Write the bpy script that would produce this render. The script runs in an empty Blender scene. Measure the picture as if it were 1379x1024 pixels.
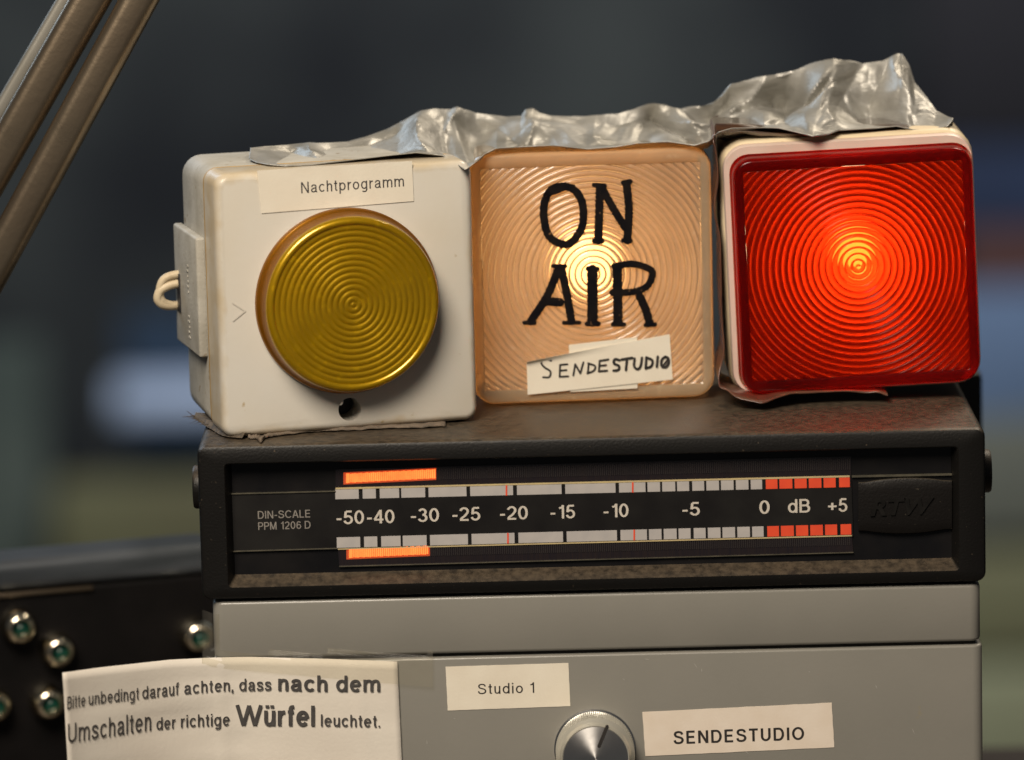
import bpy, bmesh, math, random
from mathutils import Vector, Matrix, noise, Euler
R = math.radians
rnd = random.Random(7)
sc = bpy.context.scene
COL = sc.collection
# ------------------------------------------------------------------ camera
D, PITCH, ROLL = 1.5, R(10.2), R(-1.35)
S = 0.00022                                   # metres per photograph pixel at the front of the level meter
P0 = Vector((0, 0, 0.20))
LENS = 36 * D / (1379 * S)
CAMROT = (Matrix.Rotation(R(90) - PITCH, 3, 'X') @ Matrix.Rotation(ROLL, 3, 'Z'))
CAMLOC = P0 + CAMROT @ Vector((0, 0, D))
cam = bpy.data.objects.new('camera', bpy.data.cameras.new('camera')); COL.objects.link(cam)
cam.location = CAMLOC; cam.rotation_euler = CAMROT.to_euler()
cam.data.lens = LENS; cam.data.sensor_width = 36; cam.data.clip_start = 0.05; cam.data.clip_end = 60
cam.data.dof.use_dof = True; cam.data.dof.focus_distance = D + 0.022; cam.data.dof.aperture_fstop = 7.0
sc.camera = cam
# ------------------------------------------------------------------ world, lamps, exposure
w = bpy.data.worlds.new('World'); sc.world = w; w.use_nodes = True
bg = w.node_tree.nodes['Background']; bg.inputs[0].default_value = (0.62, 0.62, 0.62, 1); bg.inputs[1].default_value = 0.085
sc.view_settings.view_transform = 'Standard'; sc.view_settings.look = 'None'
sc.view_settings.exposure = 0; sc.view_settings.gamma = 1
sc.cycles.use_denoising = True
sc.cycles.max_bounces = 10; sc.cycles.transparent_max_bounces = 12
sc.cycles.sample_clamp_indirect = 4

def area(name, loc, target, size, watts, col, sy=None):
    l = bpy.data.lights.new(name, 'AREA'); l.energy = watts; l.color = col
    l.size = size
    if sy: l.shape = 'RECTANGLE'; l.size_y = sy
    o = bpy.data.objects.new(name, l); COL.objects.link(o); o.location = loc
    o.rotation_euler = (Vector(target) - Vector(loc)).to_track_quat('-Z', 'Y').to_euler()
    return o
KEY = area('ceiling_lamp_light', (-0.34, -0.92, 1.18), (0, 0, 0.2), 0.60, 28, (1.0, 0.88, 0.73))
WIN = area('window_light', (-1.1, 1.5, 1.2), (0, 0.05, 0.25), 0.9, 11.0, (0.62, 0.80, 1.0))
RIM = area('rear_rim_fill', (0.5, 0.75, 1.1), (0.05, 0.05, 0.25), 0.35, 7.0, (1.0, 0.86, 0.68))  # added rim lamp from behind, gives the tape contrast; no such source seen
BACK = area('background_fill', (0.3, 3.4, 1.4), (0.0, 5.2, -0.6), 1.0, 60.0, (0.95, 0.95, 1.0))  # added lamp that only brightens the far background objects

# ------------------------------------------------------------------ helpers
def ray(px, py):
    k = 36 / LENS / 1379
    return (CAMROT @ Vector(((px - 689.5) * k, -(py - 512) * k, -1))).normalized()
def hit(px, py, p, n):
    d = ray(px, py); return CAMLOC + d * ((Vector(p) - CAMLOC).dot(n) / d.dot(n))
def at(px, py, y): return hit(px, py, (0, y, 0), Vector((0, 1, 0)))
def atz(px, py, z): return hit(px, py, (0, 0, z), Vector((0, 0, 1)))

def tag(o, label=None, cat=None, group=None, kind=None):
    if label: o['label'] = label
    if cat: o['category'] = cat
    if group: o['group'] = group
    if kind: o['kind'] = kind
    return o
def empty(name, M, label, cat, group=None):
    o = bpy.data.objects.new(name, None); COL.objects.link(o); o.matrix_world = M; o.empty_display_size = .02
    return tag(o, label, cat, group)
def link(name, me, mats, parent=None, smooth=True, angle=35):
    if not isinstance(mats, (list, tuple)): mats = [mats]
    for m in mats: me.materials.append(m)
    if smooth:
        for p in me.polygons: p.use_smooth = True
        try: me.set_sharp_from_angle(angle=R(angle))
        except Exception: pass
    o = bpy.data.objects.new(name, me); COL.objects.link(o)
    if parent: o.parent = parent
    return o
def from_bm(name, bm, mats, parent=None, smooth=True, angle=35, recalc=True):
    if recalc: bmesh.ops.recalc_face_normals(bm, faces=bm.faces[:])
    me = bpy.data.meshes.new(name); bm.to_mesh(me); bm.free()
    return link(name, me, mats, parent, smooth, angle)
def from_py(name, v, f, mats, parent=None, smooth=True, angle=35, M=None):
    if M is not None: v = [M @ Vector(p) for p in v]
    me = bpy.data.meshes.new(name); me.from_pydata([tuple(p) for p in v], [], f); me.update()
    return link(name, me, mats, parent, smooth, angle)
def box(bm, c, s, r=0, seg=3, rot=None, mi=0):
    t = bmesh.new(); bmesh.ops.create_cube(t, size=1)
    for v in t.verts: v.co = Vector((v.co.x * s[0], v.co.y * s[1], v.co.z * s[2]))
    if r: bmesh.ops.bevel(t, geom=t.edges[:] + t.verts[:], offset=r, segments=seg, profile=.5, affect='EDGES')
    M = Matrix.Translation(Vector(c)) @ (rot.to_4x4() if rot else Matrix())
    mp = {v: bm.verts.new(M @ v.co) for v in t.verts}
    for f in t.faces:
        nf = bm.faces.new([mp[v] for v in f.verts]); nf.material_index = mi
    t.free()
def rr(w, h, r, seg=6):
    pts = []
    r = max(r, 1e-5)
    for k, (sx, sz) in enumerate(((1, 1), (-1, 1), (-1, -1), (1, -1))):
        for i in range(seg + 1):
            a = R(90 * k + 90 * i / seg)
            pts.append((sx * (w / 2 - r) + r * math.cos(a), sz * (h / 2 - r) + r * math.sin(a)))
    return pts
def loft(bm, loops, cap0=True, cap1=True, mi=0):
    """loops: (w, h, r, y, cx, cz) rounded rectangles facing -y"""
    rows = []
    for (w_, h_, r_, y, cx, cz) in loops:
        rows.append([bm.verts.new((cx + a, y, cz + b)) for a, b in rr(w_, h_, r_)])
    n = len(rows[0])
    for a, b in zip(rows, rows[1:]):
        for i in range(n):
            f = bm.faces.new((a[i], a[(i + 1) % n], b[(i + 1) % n], b[i])); f.material_index = mi
    if cap0: bm.faces.new(rows[0]).material_index = mi
    if cap1: bm.faces.new(rows[-1][::-1]).material_index = mi
def lathe(prof, n=96, c=(0, 0, 0), axis='y', cap=True):
    """prof: (r, y) pairs -> verts, faces round the local y axis through c"""
    v, f = [], []
    for r_, y in prof:
        for i in range(n):
            a = 2 * math.pi * i / n
            v.append((c[0] + r_ * math.cos(a), c[1] + y, c[2] + r_ * math.sin(a)))
    for k in range(len(prof) - 1):
        for i in range(n):
            j = (i + 1) % n
            f.append((k * n + i, k * n + j, (k + 1) * n + j, (k + 1) * n + i))
    return v, f
def tube(pts, r, n=10, close=False):
    v, f = [], []
    m = len(pts); prev = None
    for k, p in enumerate(pts):
        p = Vector(p); a = Vector(pts[max(k - 1, 0)]); b = Vector(pts[min(k + 1, m - 1)])
        t = (b - a).normalized()
        u = (prev - t * prev.dot(t)).normalized() if prev else t.orthogonal().normalized()
        prev = u; q = t.cross(u)
        rr_ = r[k] if isinstance(r, list) else r
        for i in range(n):
            an = 2 * math.pi * i / n
            v.append(p + (u * math.cos(an) + q * math.sin(an)) * rr_)
    for k in range(m - 1):
        for i in range(n):
            j = (i + 1) % n; f.append((k * n + i, k * n + j, (k + 1) * n + j, (k + 1) * n + i))
    f.append(tuple(range(n))[::-1]); f.append(tuple(range((m - 1) * n, m * n)))
    return v, f
def spline(P, n):
    P = [Vector(p) for p in P]; out = []
    Q = [P[0] * 2 - P[1]] + P + [P[-1] * 2 - P[-2]]
    for i in range(1, len(Q) - 2):
        for k in range(n):
            t = k / n; a, b, c, d = Q[i - 1], Q[i], Q[i + 1], Q[i + 2]
            out.append(0.5 * ((2 * b) + (c - a) * t + (2 * a - 5 * b + 4 * c - d) * t * t + (3 * b - a - 3 * c + d) * t ** 3))
    out.append(P[-1]); return out
def lerp_tab(tab, x):
    if x <= tab[0][0]: return tab[0][1]
    for (a, b), (c, d) in zip(tab, tab[1:]):
        if x <= c:
            return b + (d - b) * (x - a) / (c - a)
    return tab[-1][1]

# ------------------------------------------------------------------ text
_tc = {}
def facet(x, y, k=0):
    # folded-sheet height: random heights on a lattice joined by flat triangles
    i, j = math.floor(x), math.floor(y); u, v = x - i, y - j
    h = lambda a, b: noise.cell(Vector((a * 1.37 + .5, b * 2.11 + .5, k + .5)))
    if (i + j) % 2:
        u = 1 - u; A, B, C, E = h(i + 1, j), h(i, j), h(i + 1, j + 1), h(i, j + 1)
    else: A, B, C, E = h(i, j), h(i + 1, j), h(i, j + 1), h(i + 1, j + 1)
    return A + u * (B - A) + v * (C - A) if u + v <= 1 else E + (1 - u) * (C - E) + (1 - v) * (B - E)
def text2d(s, bold=0.0, spacing=1.0, shear=0.0, res=4):
    key = (s, bold, spacing, shear)
    if key in _tc: return _tc[key]
    cu = bpy.data.curves.new('t', 'FONT'); cu.body = s; cu.size = 1; cu.offset = bold; cu.space_character = spacing; cu.shear = shear
    cu.resolution_u = res
    o = bpy.data.objects.new('t', cu); COL.objects.link(o)
    dg = bpy.context.evaluated_depsgraph_get(); dg.update()
    me = o.evaluated_get(dg).to_mesh()
    v = [tuple(p.co[:2]) for p in me.vertices]; f = [tuple(p.vertices) for p in me.polygons]
    o.evaluated_get(dg).to_mesh_clear()
    bpy.data.objects.remove(o); bpy.data.curves.remove(cu)
    x0 = min(p[0] for p in v); x1 = max(p[0] for p in v)
    v = [((p[0] - x0), p[1]) for p in v]
    _tc[key] = (v, f, x1 - x0); return _tc[key]
CAP = max(p[1] for p in text2d('H')[0])
def put_text(s, a, b, cap, plane, n_off, bold=0.0, spacing=1.0, shear=0.0):
    """s between photo points a and b (baseline), cap height in px, on plane (p, n) -> verts, faces in world"""
    p, n = plane
    A, B = hit(a[0], a[1], p, n), hit(b[0], b[1], p, n)
    v, f, W = text2d(s, bold, spacing, shear)
    ex = (B - A); ez = n.cross(ex).normalized()
    if ez.z < 0: ez = -ez
    dist = (A - CAMLOC).length; hz = cap * S * dist / D
    out = [A + ex * (x / W) + ez * (y / CAP * hz) + n * n_off for x, y in v]
    return out, f
def _E(cx, cy, rx, ry, a0, a1, n=14):
    return [(cx + rx * math.cos(R(a0 + (a1 - a0) * k / n)), cy + ry * math.sin(R(a0 + (a1 - a0) * k / n))) for k in range(n + 1)]
def _G(ch):
    """centre lines of a plain grotesque letter, cap height 1 -> (strokes, right edge)"""
    h = .065; T, X = 1 - h, .74 - h
    def sp(*p): return [tuple(q[:2]) for q in spline([(a, b, 0) for a, b in p], 5)]
    arch = lambda x: sp((x, .42), (x + .05, .60), (x + .18, X), (x + .30, .61), (x + .33, .46)) + [(x + .33, 0)]
    g = {'0': ([_E(.27, .5, .205, .5 - h, 0, 360, 26)], .54), 'O': ([_E(.38, .5, .315, .5 - h, 0, 360, 28)], .76), 'o': ([_E(.27, .37, .205, .305, 0, 360, 24)], .54),
     '1': ([[(.34, 0), (.34, 1)], sp((.34, .95), (.27, .83), (.12, .77))], .42), '2': ([_E(.27, .70, .20, .235, 170, -25) + sp((.43, .56), (.30, .36), (.13, .20), (.075, h))[1:], [(.03, h), (.51, h)]], .54),
     '3': ([_E(.26, .73, .17, .205, 160, -90), _E(.26, .295, .205, .23, 90, -165)], .54), '4': ([[(.40, 0), (.40, 1)], [(.39, .96), (.05, .29)], [(.03, .28), (.55, .28)]], .56),
     '5': ([[(.48, T), (.15, T)], [(.15, T), (.10, .47)], _E(.265, .33, .21, .265, 140, -165)], .54), '6': ([_E(.275, .32, .205, .255, 0, 360, 24), sp((.45, .78), (.39, .90), (.28, T), (.15, .85), (.08, .6), (.072, .34))], .54),
     'D': ([[(.08, 0), (.08, 1)], [(.08, T), (.34, T)] + _E(.34, .5, .27, .5 - h, 90, -90)[1:] + [(.08, h)]], .68), 'I': ([[(.08, 0), (.08, 1)]], .16),
     'N': ([[(.08, 0), (.08, 1)], [(.10, .97), (.56, .03)], [(.58, 0), (.58, 1)]], .66), '-': ([[(.02, .38), (.30, .38)]], .32), '+': ([[(.03, .42), (.55, .42)], [(.29, .16), (.29, .68)]], .58),
     'S': ([sp((.56, .73), (.50, .88), (.33, T), (.16, .89), (.10, .75), (.17, .60), (.34, .53), (.52, .44), (.58, .28), (.50, .12), (.33, h), (.14, .11), (.06, .29))], .64),
     's': ([sp((.42, .53), (.37, .64), (.25, X), (.12, .64), (.085, .54), (.14, .44), (.25, .385), (.38, .32), (.43, .21), (.37, .10), (.25, h), (.11, .10), (.06, .22))], .48),
     'C': ([_E(.38, .5, .315, .5 - h, 38, 322, 24)], .70), 'A': ([[(.04, 0), (.31, .98)], [(.33, .98), (.60, 0)], [(.14, .33), (.50, .33)]], .64), 'L': ([[(.08, 0), (.08, 1)], [(.08, h), (.50, h)]], .52),
     'E': ([[(.08, 0), (.08, 1)], [(.08, h), (.56, h)], [(.08, T), (.55, T)], [(.08, .52), (.51, .52)]], .58), 'P': ([[(.08, 0), (.08, 1)], [(.08, T), (.34, T)] + _E(.34, .695, .19, .24, 90, -90)[1:] + [(.08, .455)]], .56),
     'M': ([[(.08, 0), (.08, 1)], [(.11, .98), (.37, .04)], [(.39, .04), (.66, .98)], [(.68, 0), (.68, 1)]], .76), 'B': ([[(.08, 0), (.08, 1)], [(.08, T), (.34, T)] + _E(.34, .73, .165, .205, 90, -90)[1:] + [(.08, .525)], [(.30, .525), (.36, .525)] + _E(.36, .295, .19, .23, 90, -90)[1:] + [(.08, h)]], .60),
     'T': ([[(.0, T), (.58, T)], [(.29, 0), (.29, 1)]], .58), 'U': ([[(.08, 1), (.08, .36)] + _E(.32, .36, .24, .295, 180, 360)[1:] + [(.56, 1)]], .64), 'W': ([[(.03, 1), (.29, .02)], [(.30, .02), (.54, .98)], [(.54, .98), (.78, .02)], [(.79, .02), (1.05, 1)]], 1.08),
     'a': ([sp((.09, .51), (.14, .63), (.26, X), (.39, .62), (.415, .48)) + [(.415, .14)] + sp((.42, .11), (.45, .06), (.51, .065)), sp((.41, .42), (.27, .385), (.13, .33), (.075, .20), (.13, .09), (.23, h), (.34, .10), (.41, .21))], .52),
     'c': ([_E(.27, .37, .205, .305, 42, 318, 20)], .49), 'e': ([[(.07, .385), (.46, .385)], _E(.27, .37, .20, .305, 3, 318, 22)], .53), 'h': ([[(.08, 0), (.08, 1)], arch(.08)], .48), 'n': ([[(.08, 0), (.08, .74)], arch(.08)], .48),
     'm': ([[(.08, 0), (.08, .74)], arch(.08), arch(.41)], .81), 'u': ([[(.41, 0), (.41, .74)], [(.49 - a, .74 - b) for a, b in arch(.08)]], .48), 'r': ([[(.08, 0), (.08, .74)], sp((.08, .42), (.13, .58), (.22, .66), (.32, .665))], .31),
     't': ([[(.14, .94), (.14, .16)] + sp((.14, .14), (.17, .075), (.27, .065)), [(.01, .68), (.27, .68)]], .28), 'f': ([[(.13, 0), (.13, .82)] + sp((.13, .84), (.17, .92), (.29, .935)), [(.01, .68), (.27, .68)]], .28),
     'l': ([[(.07, 0), (.07, 1)]], .14), 'i': ([[(.07, 0), (.07, .74)], [(.07, .87), (.07, 1)]], .14), '.': ([[(.07, 0), (.07, .13)]], .14), ',': ([[(.07, 0), (.07, .13)], [(.085, .04), (.04, -.14)]], .14),
     'p': ([[(.08, -.27), (.08, .74)], _E(.28, .37, .20, .305, 0, 360, 22)], .54), 'b': ([[(.08, 0), (.08, 1)], _E(.28, .37, .20, .305, 0, 360, 22)], .54), 'd': ([[(.46, 0), (.46, 1)], _E(.26, .37, .20, .305, 0, 360, 22)], .54),
     'g': ([[(.45, .74), (.45, -.04)] + sp((.45, -.06), (.39, -.18), (.26, -.215), (.10, -.16)), _E(.26, .37, .20, .305, 0, 360, 22)], .53)}
    if ch == 'ü':
        a, w_ = _G('u'); return a + [[(.14, .87), (.14, 1)], [(.35, .87), (.35, 1)]], w_
    return g[ch]
def stext(s, wt=.13, spacing=.13):
    key = ('st', s, wt, spacing)
    if key in _tc: return _tc[key]
    V, F = [], []; x0 = 0
    for ch in s:
        if ch == ' ': x0 += .28; continue
        st, wd = _G(ch)
        for li, P in enumerate(st):
            P = [Vector((a, b)) for a, b in P]
            closed = (P[0] - P[-1]).length < 1e-4
            # split at sharp corners
            runs, cur = [], [P[0]]
            for k in range(1, len(P)):
                cur.append(P[k])
                if k < len(P) - 1:
                    a, b = (P[k] - P[k - 1]), (P[k + 1] - P[k])
                    if a.length > 1e-6 and b.length > 1e-6 and a.angle(b) > .9: runs.append(cur); cur = [P[k]]
            runs.append(cur)
            for r_ in runs:
                if len(r_) < 2: continue
                b0 = len(V); n = len(r_)
                for k in range(n):
                    a = r_[k - 1] if k else (r_[-2] if closed and len(runs) == 1 else r_[0]); b = r_[k + 1] if k < n - 1 else (r_[1] if closed and len(runs) == 1 else r_[-1])
                    t = (b - a).normalized(); m = Vector((-t.y, t.x)) * wt / 2
                    for q in (r_[k] + m, r_[k] - m): V.append((x0 + q.x, q.y, li * .000006))
                for k in range(n - 1): F.append((b0 + 2 * k, b0 + 2 * k + 1, b0 + 2 * k + 3, b0 + 2 * k + 2))
        x0 += wd + spacing
    xm = min(p[0] for p in V); W = max(p[0] for p in V) - xm
    V = [(p[0] - xm, p[1], p[2]) for p in V]
    _tc[key] = (V, F, W); return _tc[key]
def put_st(s, a, b, cap, plane, n_off, wt=.13, spacing=.13):
    p, n = plane
    A, B = hit(a[0], a[1], p, n), hit(b[0], b[1], p, n)
    v, f, W = stext(s, wt, spacing)
    ex = (B - A); ez = n.cross(ex).normalized()
    if ez.z < 0: ez = -ez
    hz = cap * S * (A - CAMLOC).length / D
    return [A + ex * (x / W) + ez * (y * hz) + n * (n_off + zl) for x, y, zl in v], f
def project(q):
    c = CAMROT.transposed() @ (q - CAMLOC); k = 36 / LENS / 1379
    return 689.5 + c.x / -c.z / k, 512 - c.y / -c.z / k
def merge(lst):
    V, F = [], []
    for v, f in lst:
        o = len(V); V += list(v); F += [tuple(i + o for i in q) for q in f]
    return V, F
def stroke(pts, wpx, plane, off, closed=False, rough=.12, seed=0, n=8):
    """pen stroke through photo points -> strip on the plane with round ends and an uneven edge"""
    p, nn = plane
    P = spline([Vector((a, b, 0)) for a, b in pts], n) if len(pts) > 2 else [Vector((*pts[0], 0)).lerp(Vector((*pts[1], 0)), k / 14) for k in range(15)]
    # resample evenly
    L = [0]
    for a, b in zip(P, P[1:]): L.append(L[-1] + (b - a).length)
    N = max(10, int(L[-1] / 0.9)); Q = []
    h = wpx / 2
    for k in range(N + 1):
        s = -0.0 + L[-1] * k / N; i = 0
        while i < len(L) - 2 and L[i + 1] < s: i += 1
        t = (s - L[i]) / max(1e-6, L[i + 1] - L[i]); Q.append((P[i].lerp(P[i + 1], t), s))
    # extra cap samples
    d0 = (Q[1][0] - Q[0][0]).normalized(); d1 = (Q[-1][0] - Q[-2][0]).normalized()
    if not closed:
        pre = [(Q[0][0] - d0 * h * c, None, math.sqrt(max(0.02, 1 - c * c))) for c in (1, .9, .7, .4)]
        post = [(Q[-1][0] + d1 * h * c, None, math.sqrt(max(0.02, 1 - c * c))) for c in (.4, .7, .9, 1)]
    else: pre, post = [], []
    R_ = [(a, g) for a, _, g in pre] + [(a, 1) for a, _ in Q] + [(a, g) for a, _, g in post]
    V, F = [], []
    for k, (a, g) in enumerate(R_):
        b0 = R_[max(0, k - 1)][0]; b1 = R_[min(len(R_) - 1, k + 1)][0]
        t = (b1 - b0).normalized(); m = Vector((-t.y, t.x, 0))
        e1 = 1 + rough * 2 * noise.noise(Vector((k * .35, seed, 0))); e2 = 1 + rough * 2 * noise.noise(Vector((k * .35, seed + 9, 5)))
        for q in (a + m * h * g * e1, a - m * h * g * e2):
            V.append(hit(q.x, q.y, p, nn) + nn * off)
    for k in range(len(R_) - 1): F.append((2 * k, 2 * k + 1, 2 * k + 3, 2 * k + 2))
    return V, F

# ------------------------------------------------------------------ materials
def nt(name):
    m = bpy.data.materials.new(name); m.use_nodes = True
    return m, m.node_tree, m.node_tree.nodes['Principled BSDF']
def pm(name, c1, c2=None, scale=60, rough=.5, metal=0, bump=0, bscale=400, coat=0, detail=4, rvar=.1, spots=None, spec=None, trans=0, ior=None, stretch=None):
    m, t, b = nt(name); N = t.nodes; L = t.links
    tc = N.new('ShaderNodeTexCoord'); src = tc.outputs['Object']
    if stretch:
        mp = N.new('ShaderNodeMapping'); mp.inputs['Scale'].default_value = stretch; L.new(src, mp.inputs[0]); src = mp.outputs[0]
    nz = N.new('ShaderNodeTexNoise'); nz.inputs['Scale'].default_value = scale; nz.inputs['Detail'].default_value = detail; L.new(src, nz.inputs['Vector'])
    rp = N.new('ShaderNodeValToRGB'); rp.color_ramp.elements[0].position = .35; rp.color_ramp.elements[1].position = .68
    c2 = c2 or tuple(x * .82 for x in c1)
    rp.color_ramp.elements[0].color = (*c1, 1); rp.color_ramp.elements[1].color = (*c2, 1)
    L.new(nz.outputs['Fac'], rp.inputs[0]); col = rp.outputs[0]
    if spots:
        sc_, thr, scol = spots
        n2 = N.new('ShaderNodeTexNoise'); n2.inputs['Scale'].default_value = sc_; n2.inputs['Detail'].default_value = 6; L.new(src, n2.inputs['Vector'])
        r2 = N.new('ShaderNodeValToRGB'); r2.color_ramp.elements[0].position = thr; r2.color_ramp.elements[1].position = thr + .05; L.new(n2.outputs['Fac'], r2.inputs[0])
        mx = N.new('ShaderNodeMixRGB'); L.new(r2.outputs[0], mx.inputs[0]); L.new(col, mx.inputs[1]); mx.inputs[2].default_value = (*scol, 1); col = mx.outputs[0]
    L.new(col, b.inputs['Base Color'])
    mr = N.new('ShaderNodeMapRange'); L.new(nz.outputs['Fac'], mr.inputs[0]); mr.inputs[3].default_value = max(0, rough - rvar); mr.inputs[4].default_value = min(1, rough + rvar)
    L.new(mr.outputs[0], b.inputs['Roughness'])
    b.inputs['Metallic'].default_value = metal; b.inputs['Coat Weight'].default_value = coat
    if spec is not None: b.inputs['Specular IOR Level'].default_value = spec
    if trans: b.inputs['Transmission Weight'].default_value = trans
    if ior: b.inputs['IOR'].default_value = ior
    if bump:
        n3 = N.new('ShaderNodeTexNoise'); n3.inputs['Scale'].default_value = bscale; n3.inputs['Detail'].default_value = 5; L.new(src, n3.inputs['Vector'])
        bp = N.new('ShaderNodeBump'); bp.inputs['Strength'].default_value = bump; bp.inputs['Distance'].default_value = .0005
        L.new(n3.outputs['Fac'], bp.inputs['Height']); L.new(bp.outputs[0], b.inputs['Normal'])
    return m
def dusty(name, base, dust, rough=.42, bump=.25, amount=.75, scale=90, spec=.3):
    """black plastic with dust lying on faces that look up"""
    m, t, b = nt(name); N = t.nodes; L = t.links
    b.inputs['Specular IOR Level'].default_value = spec
    g = N.new('ShaderNodeNewGeometry'); sx = N.new('ShaderNodeSeparateXYZ'); L.new(g.outputs['Normal'], sx.inputs[0])
    up = N.new('ShaderNodeMapRange'); up.inputs[1].default_value = .35; up.inputs[2].default_value = .95; L.new(sx.outputs['Z'], up.inputs[0])
    tc = N.new('ShaderNodeTexCoord')
    nz = N.new('ShaderNodeTexNoise'); nz.inputs['Scale'].default_value = scale; nz.inputs['Detail'].default_value = 8; nz.inputs['Roughness'].default_value = .65; L.new(tc.outputs['Object'], nz.inputs['Vector'])
    cl = N.new('ShaderNodeMapRange'); cl.inputs[1].default_value = .34; cl.inputs[2].default_value = .62; cl.inputs[3].default_value = .25; L.new(nz.outputs['Fac'], cl.inputs[0])
    mu = N.new('ShaderNodeMath'); mu.operation = 'MULTIPLY'; L.new(up.outputs[0], mu.inputs[0]); L.new(cl.outputs[0], mu.inputs[1])
    m2 = N.new('ShaderNodeMath'); m2.operation = 'MULTIPLY'; m2.inputs[1].default_value = amount; L.new(mu.outputs[0], m2.inputs[0])
    # a few specks everywhere
    sp = N.new('ShaderNodeTexNoise'); sp.inputs['Scale'].default_value = 900; sp.inputs['Detail'].default_value = 2; L.new(tc.outputs['Object'], sp.inputs['Vector'])
    s2 = N.new('ShaderNodeMapRange'); s2.inputs[1].default_value = .70; s2.inputs[2].default_value = .78; s2.inputs[4].default_value = .5; L.new(sp.outputs['Fac'], s2.inputs[0])
    ad = N.new('ShaderNodeMath'); ad.operation = 'MAXIMUM'; L.new(m2.outputs[0], ad.inputs[0]); L.new(s2.outputs[0], ad.inputs[1])
    mx = N.new('ShaderNodeMixRGB'); mx.inputs[1].default_value = (*base, 1); mx.inputs[2].default_value = (*dust, 1); L.new(ad.outputs[0], mx.inputs[0]); L.new(mx.outputs[0], b.inputs['Base Color'])
    rg = N.new('ShaderNodeMapRange'); rg.inputs[3].default_value = rough; rg.inputs[4].default_value = .62; L.new(ad.outputs[0], rg.inputs[0]); L.new(rg.outputs[0], b.inputs['Roughness'])
    n3 = N.new('ShaderNodeTexNoise'); n3.inputs['Scale'].default_value = 1400; L.new(tc.outputs['Object'], n3.inputs['Vector'])
    bp = N.new('ShaderNodeBump'); bp.inputs['Strength'].default_value = bump; bp.inputs['Distance'].default_value = .0003; L.new(n3.outputs['Fac'], bp.inputs['Height']); L.new(bp.outputs[0], b.inputs['Normal'])
    return m
def lens_mat(name, tint, trl_col, w_trl, w_diff, ior=1.25, rough=.08, gloss=.5, dirt=None, inner=None):
    """thin coloured plastic: refracts, scatters light from behind, has a glossy skin"""
    m, t, b = nt(name); N = t.nodes; L = t.links; N.remove(b)
    out = N['Material Output']
    tc = N.new('ShaderNodeTexCoord'); nz = N.new('ShaderNodeTexNoise'); nz.inputs['Scale'].default_value = 70; nz.inputs['Detail'].default_value = 6; L.new(tc.outputs['Object'], nz.inputs['Vector'])
    def ramp(c, k=.8):
        r_ = N.new('ShaderNodeValToRGB'); r_.color_ramp.elements[0].position = .3; r_.color_ramp.elements[1].position = .7
        r_.color_ramp.elements[0].color = (*[x * k for x in c], 1); r_.color_ramp.elements[1].color = (*c, 1); L.new(nz.outputs['Fac'], r_.inputs[0]); return r_.outputs[0]
    rf = N.new('ShaderNodeBsdfRefraction'); rf.inputs['IOR'].default_value = ior; rf.inputs['Roughness'].default_value = rough; L.new(ramp(tint, .95), rf.inputs['Color'])
    tr = N.new('ShaderNodeBsdfTranslucent'); L.new(ramp(trl_col, .85), tr.inputs['Color'])
    df = N.new('ShaderNodeBsdfDiffuse'); L.new(ramp(dirt or trl_col, .8), df.inputs['Color'])
    m1 = N.new('ShaderNodeMixShader'); m1.inputs[0].default_value = w_trl; L.new(rf.outputs[0], m1.inputs[1]); L.new(tr.outputs[0], m1.inputs[2])
    dn = N.new('ShaderNodeTexNoise'); dn.inputs['Scale'].default_value = 420; dn.inputs['Detail'].default_value = 3; L.new(tc.outputs['Object'], dn.inputs['Vector'])
    dr = N.new('ShaderNodeMapRange'); dr.inputs[1].default_value = .60; dr.inputs[2].default_value = .80; dr.inputs[3].default_value = w_diff; dr.inputs[4].default_value = min(1, w_diff + .30); L.new(dn.outputs['Fac'], dr.inputs[0])
    m2 = N.new('ShaderNodeMixShader'); L.new(dr.outputs[0], m2.inputs[0]); L.new(m1.outputs[0], m2.inputs[1]); L.new(df.outputs[0], m2.inputs[2])
    gl = N.new('ShaderNodeBsdfGlossy'); gl.inputs['Roughness'].default_value = .16
    fr = N.new('ShaderNodeFresnel'); fr.inputs['IOR'].default_value = 1.49
    g2 = N.new('ShaderNodeMath'); g2.operation = 'MULTIPLY'; g2.inputs[1].default_value = gloss; L.new(fr.outputs[0], g2.inputs[0])
    m3 = N.new('ShaderNodeMixShader'); L.new(g2.outputs[0], m3.inputs[0]); L.new(m2.outputs[0], m3.inputs[1]); L.new(gl.outputs[0], m3.inputs[2])
    last = m3.outputs[0]
    if inner:                                   # light thrown back inside the coloured plastic
        g3 = N.new('ShaderNodeBsdfGlossy'); g3.inputs['Roughness'].default_value = .34; g3.inputs['Color'].default_value = (*inner, 1)
        m4 = N.new('ShaderNodeMixShader'); m4.inputs[0].default_value = .20; L.new(last, m4.inputs[1]); L.new(g3.outputs[0], m4.inputs[2]); last = m4.outputs[0]
    L.new(last, out.inputs['Surface'])
    return m
def emis(name, col, st, base=(.1, .05, .02)):
    m, t, b = nt(name); b.inputs['Base Color'].default_value = (*base, 1)
    b.inputs['Emission Color'].default_value = (*col, 1); b.inputs['Emission Strength'].default_value = st
    return m

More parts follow.
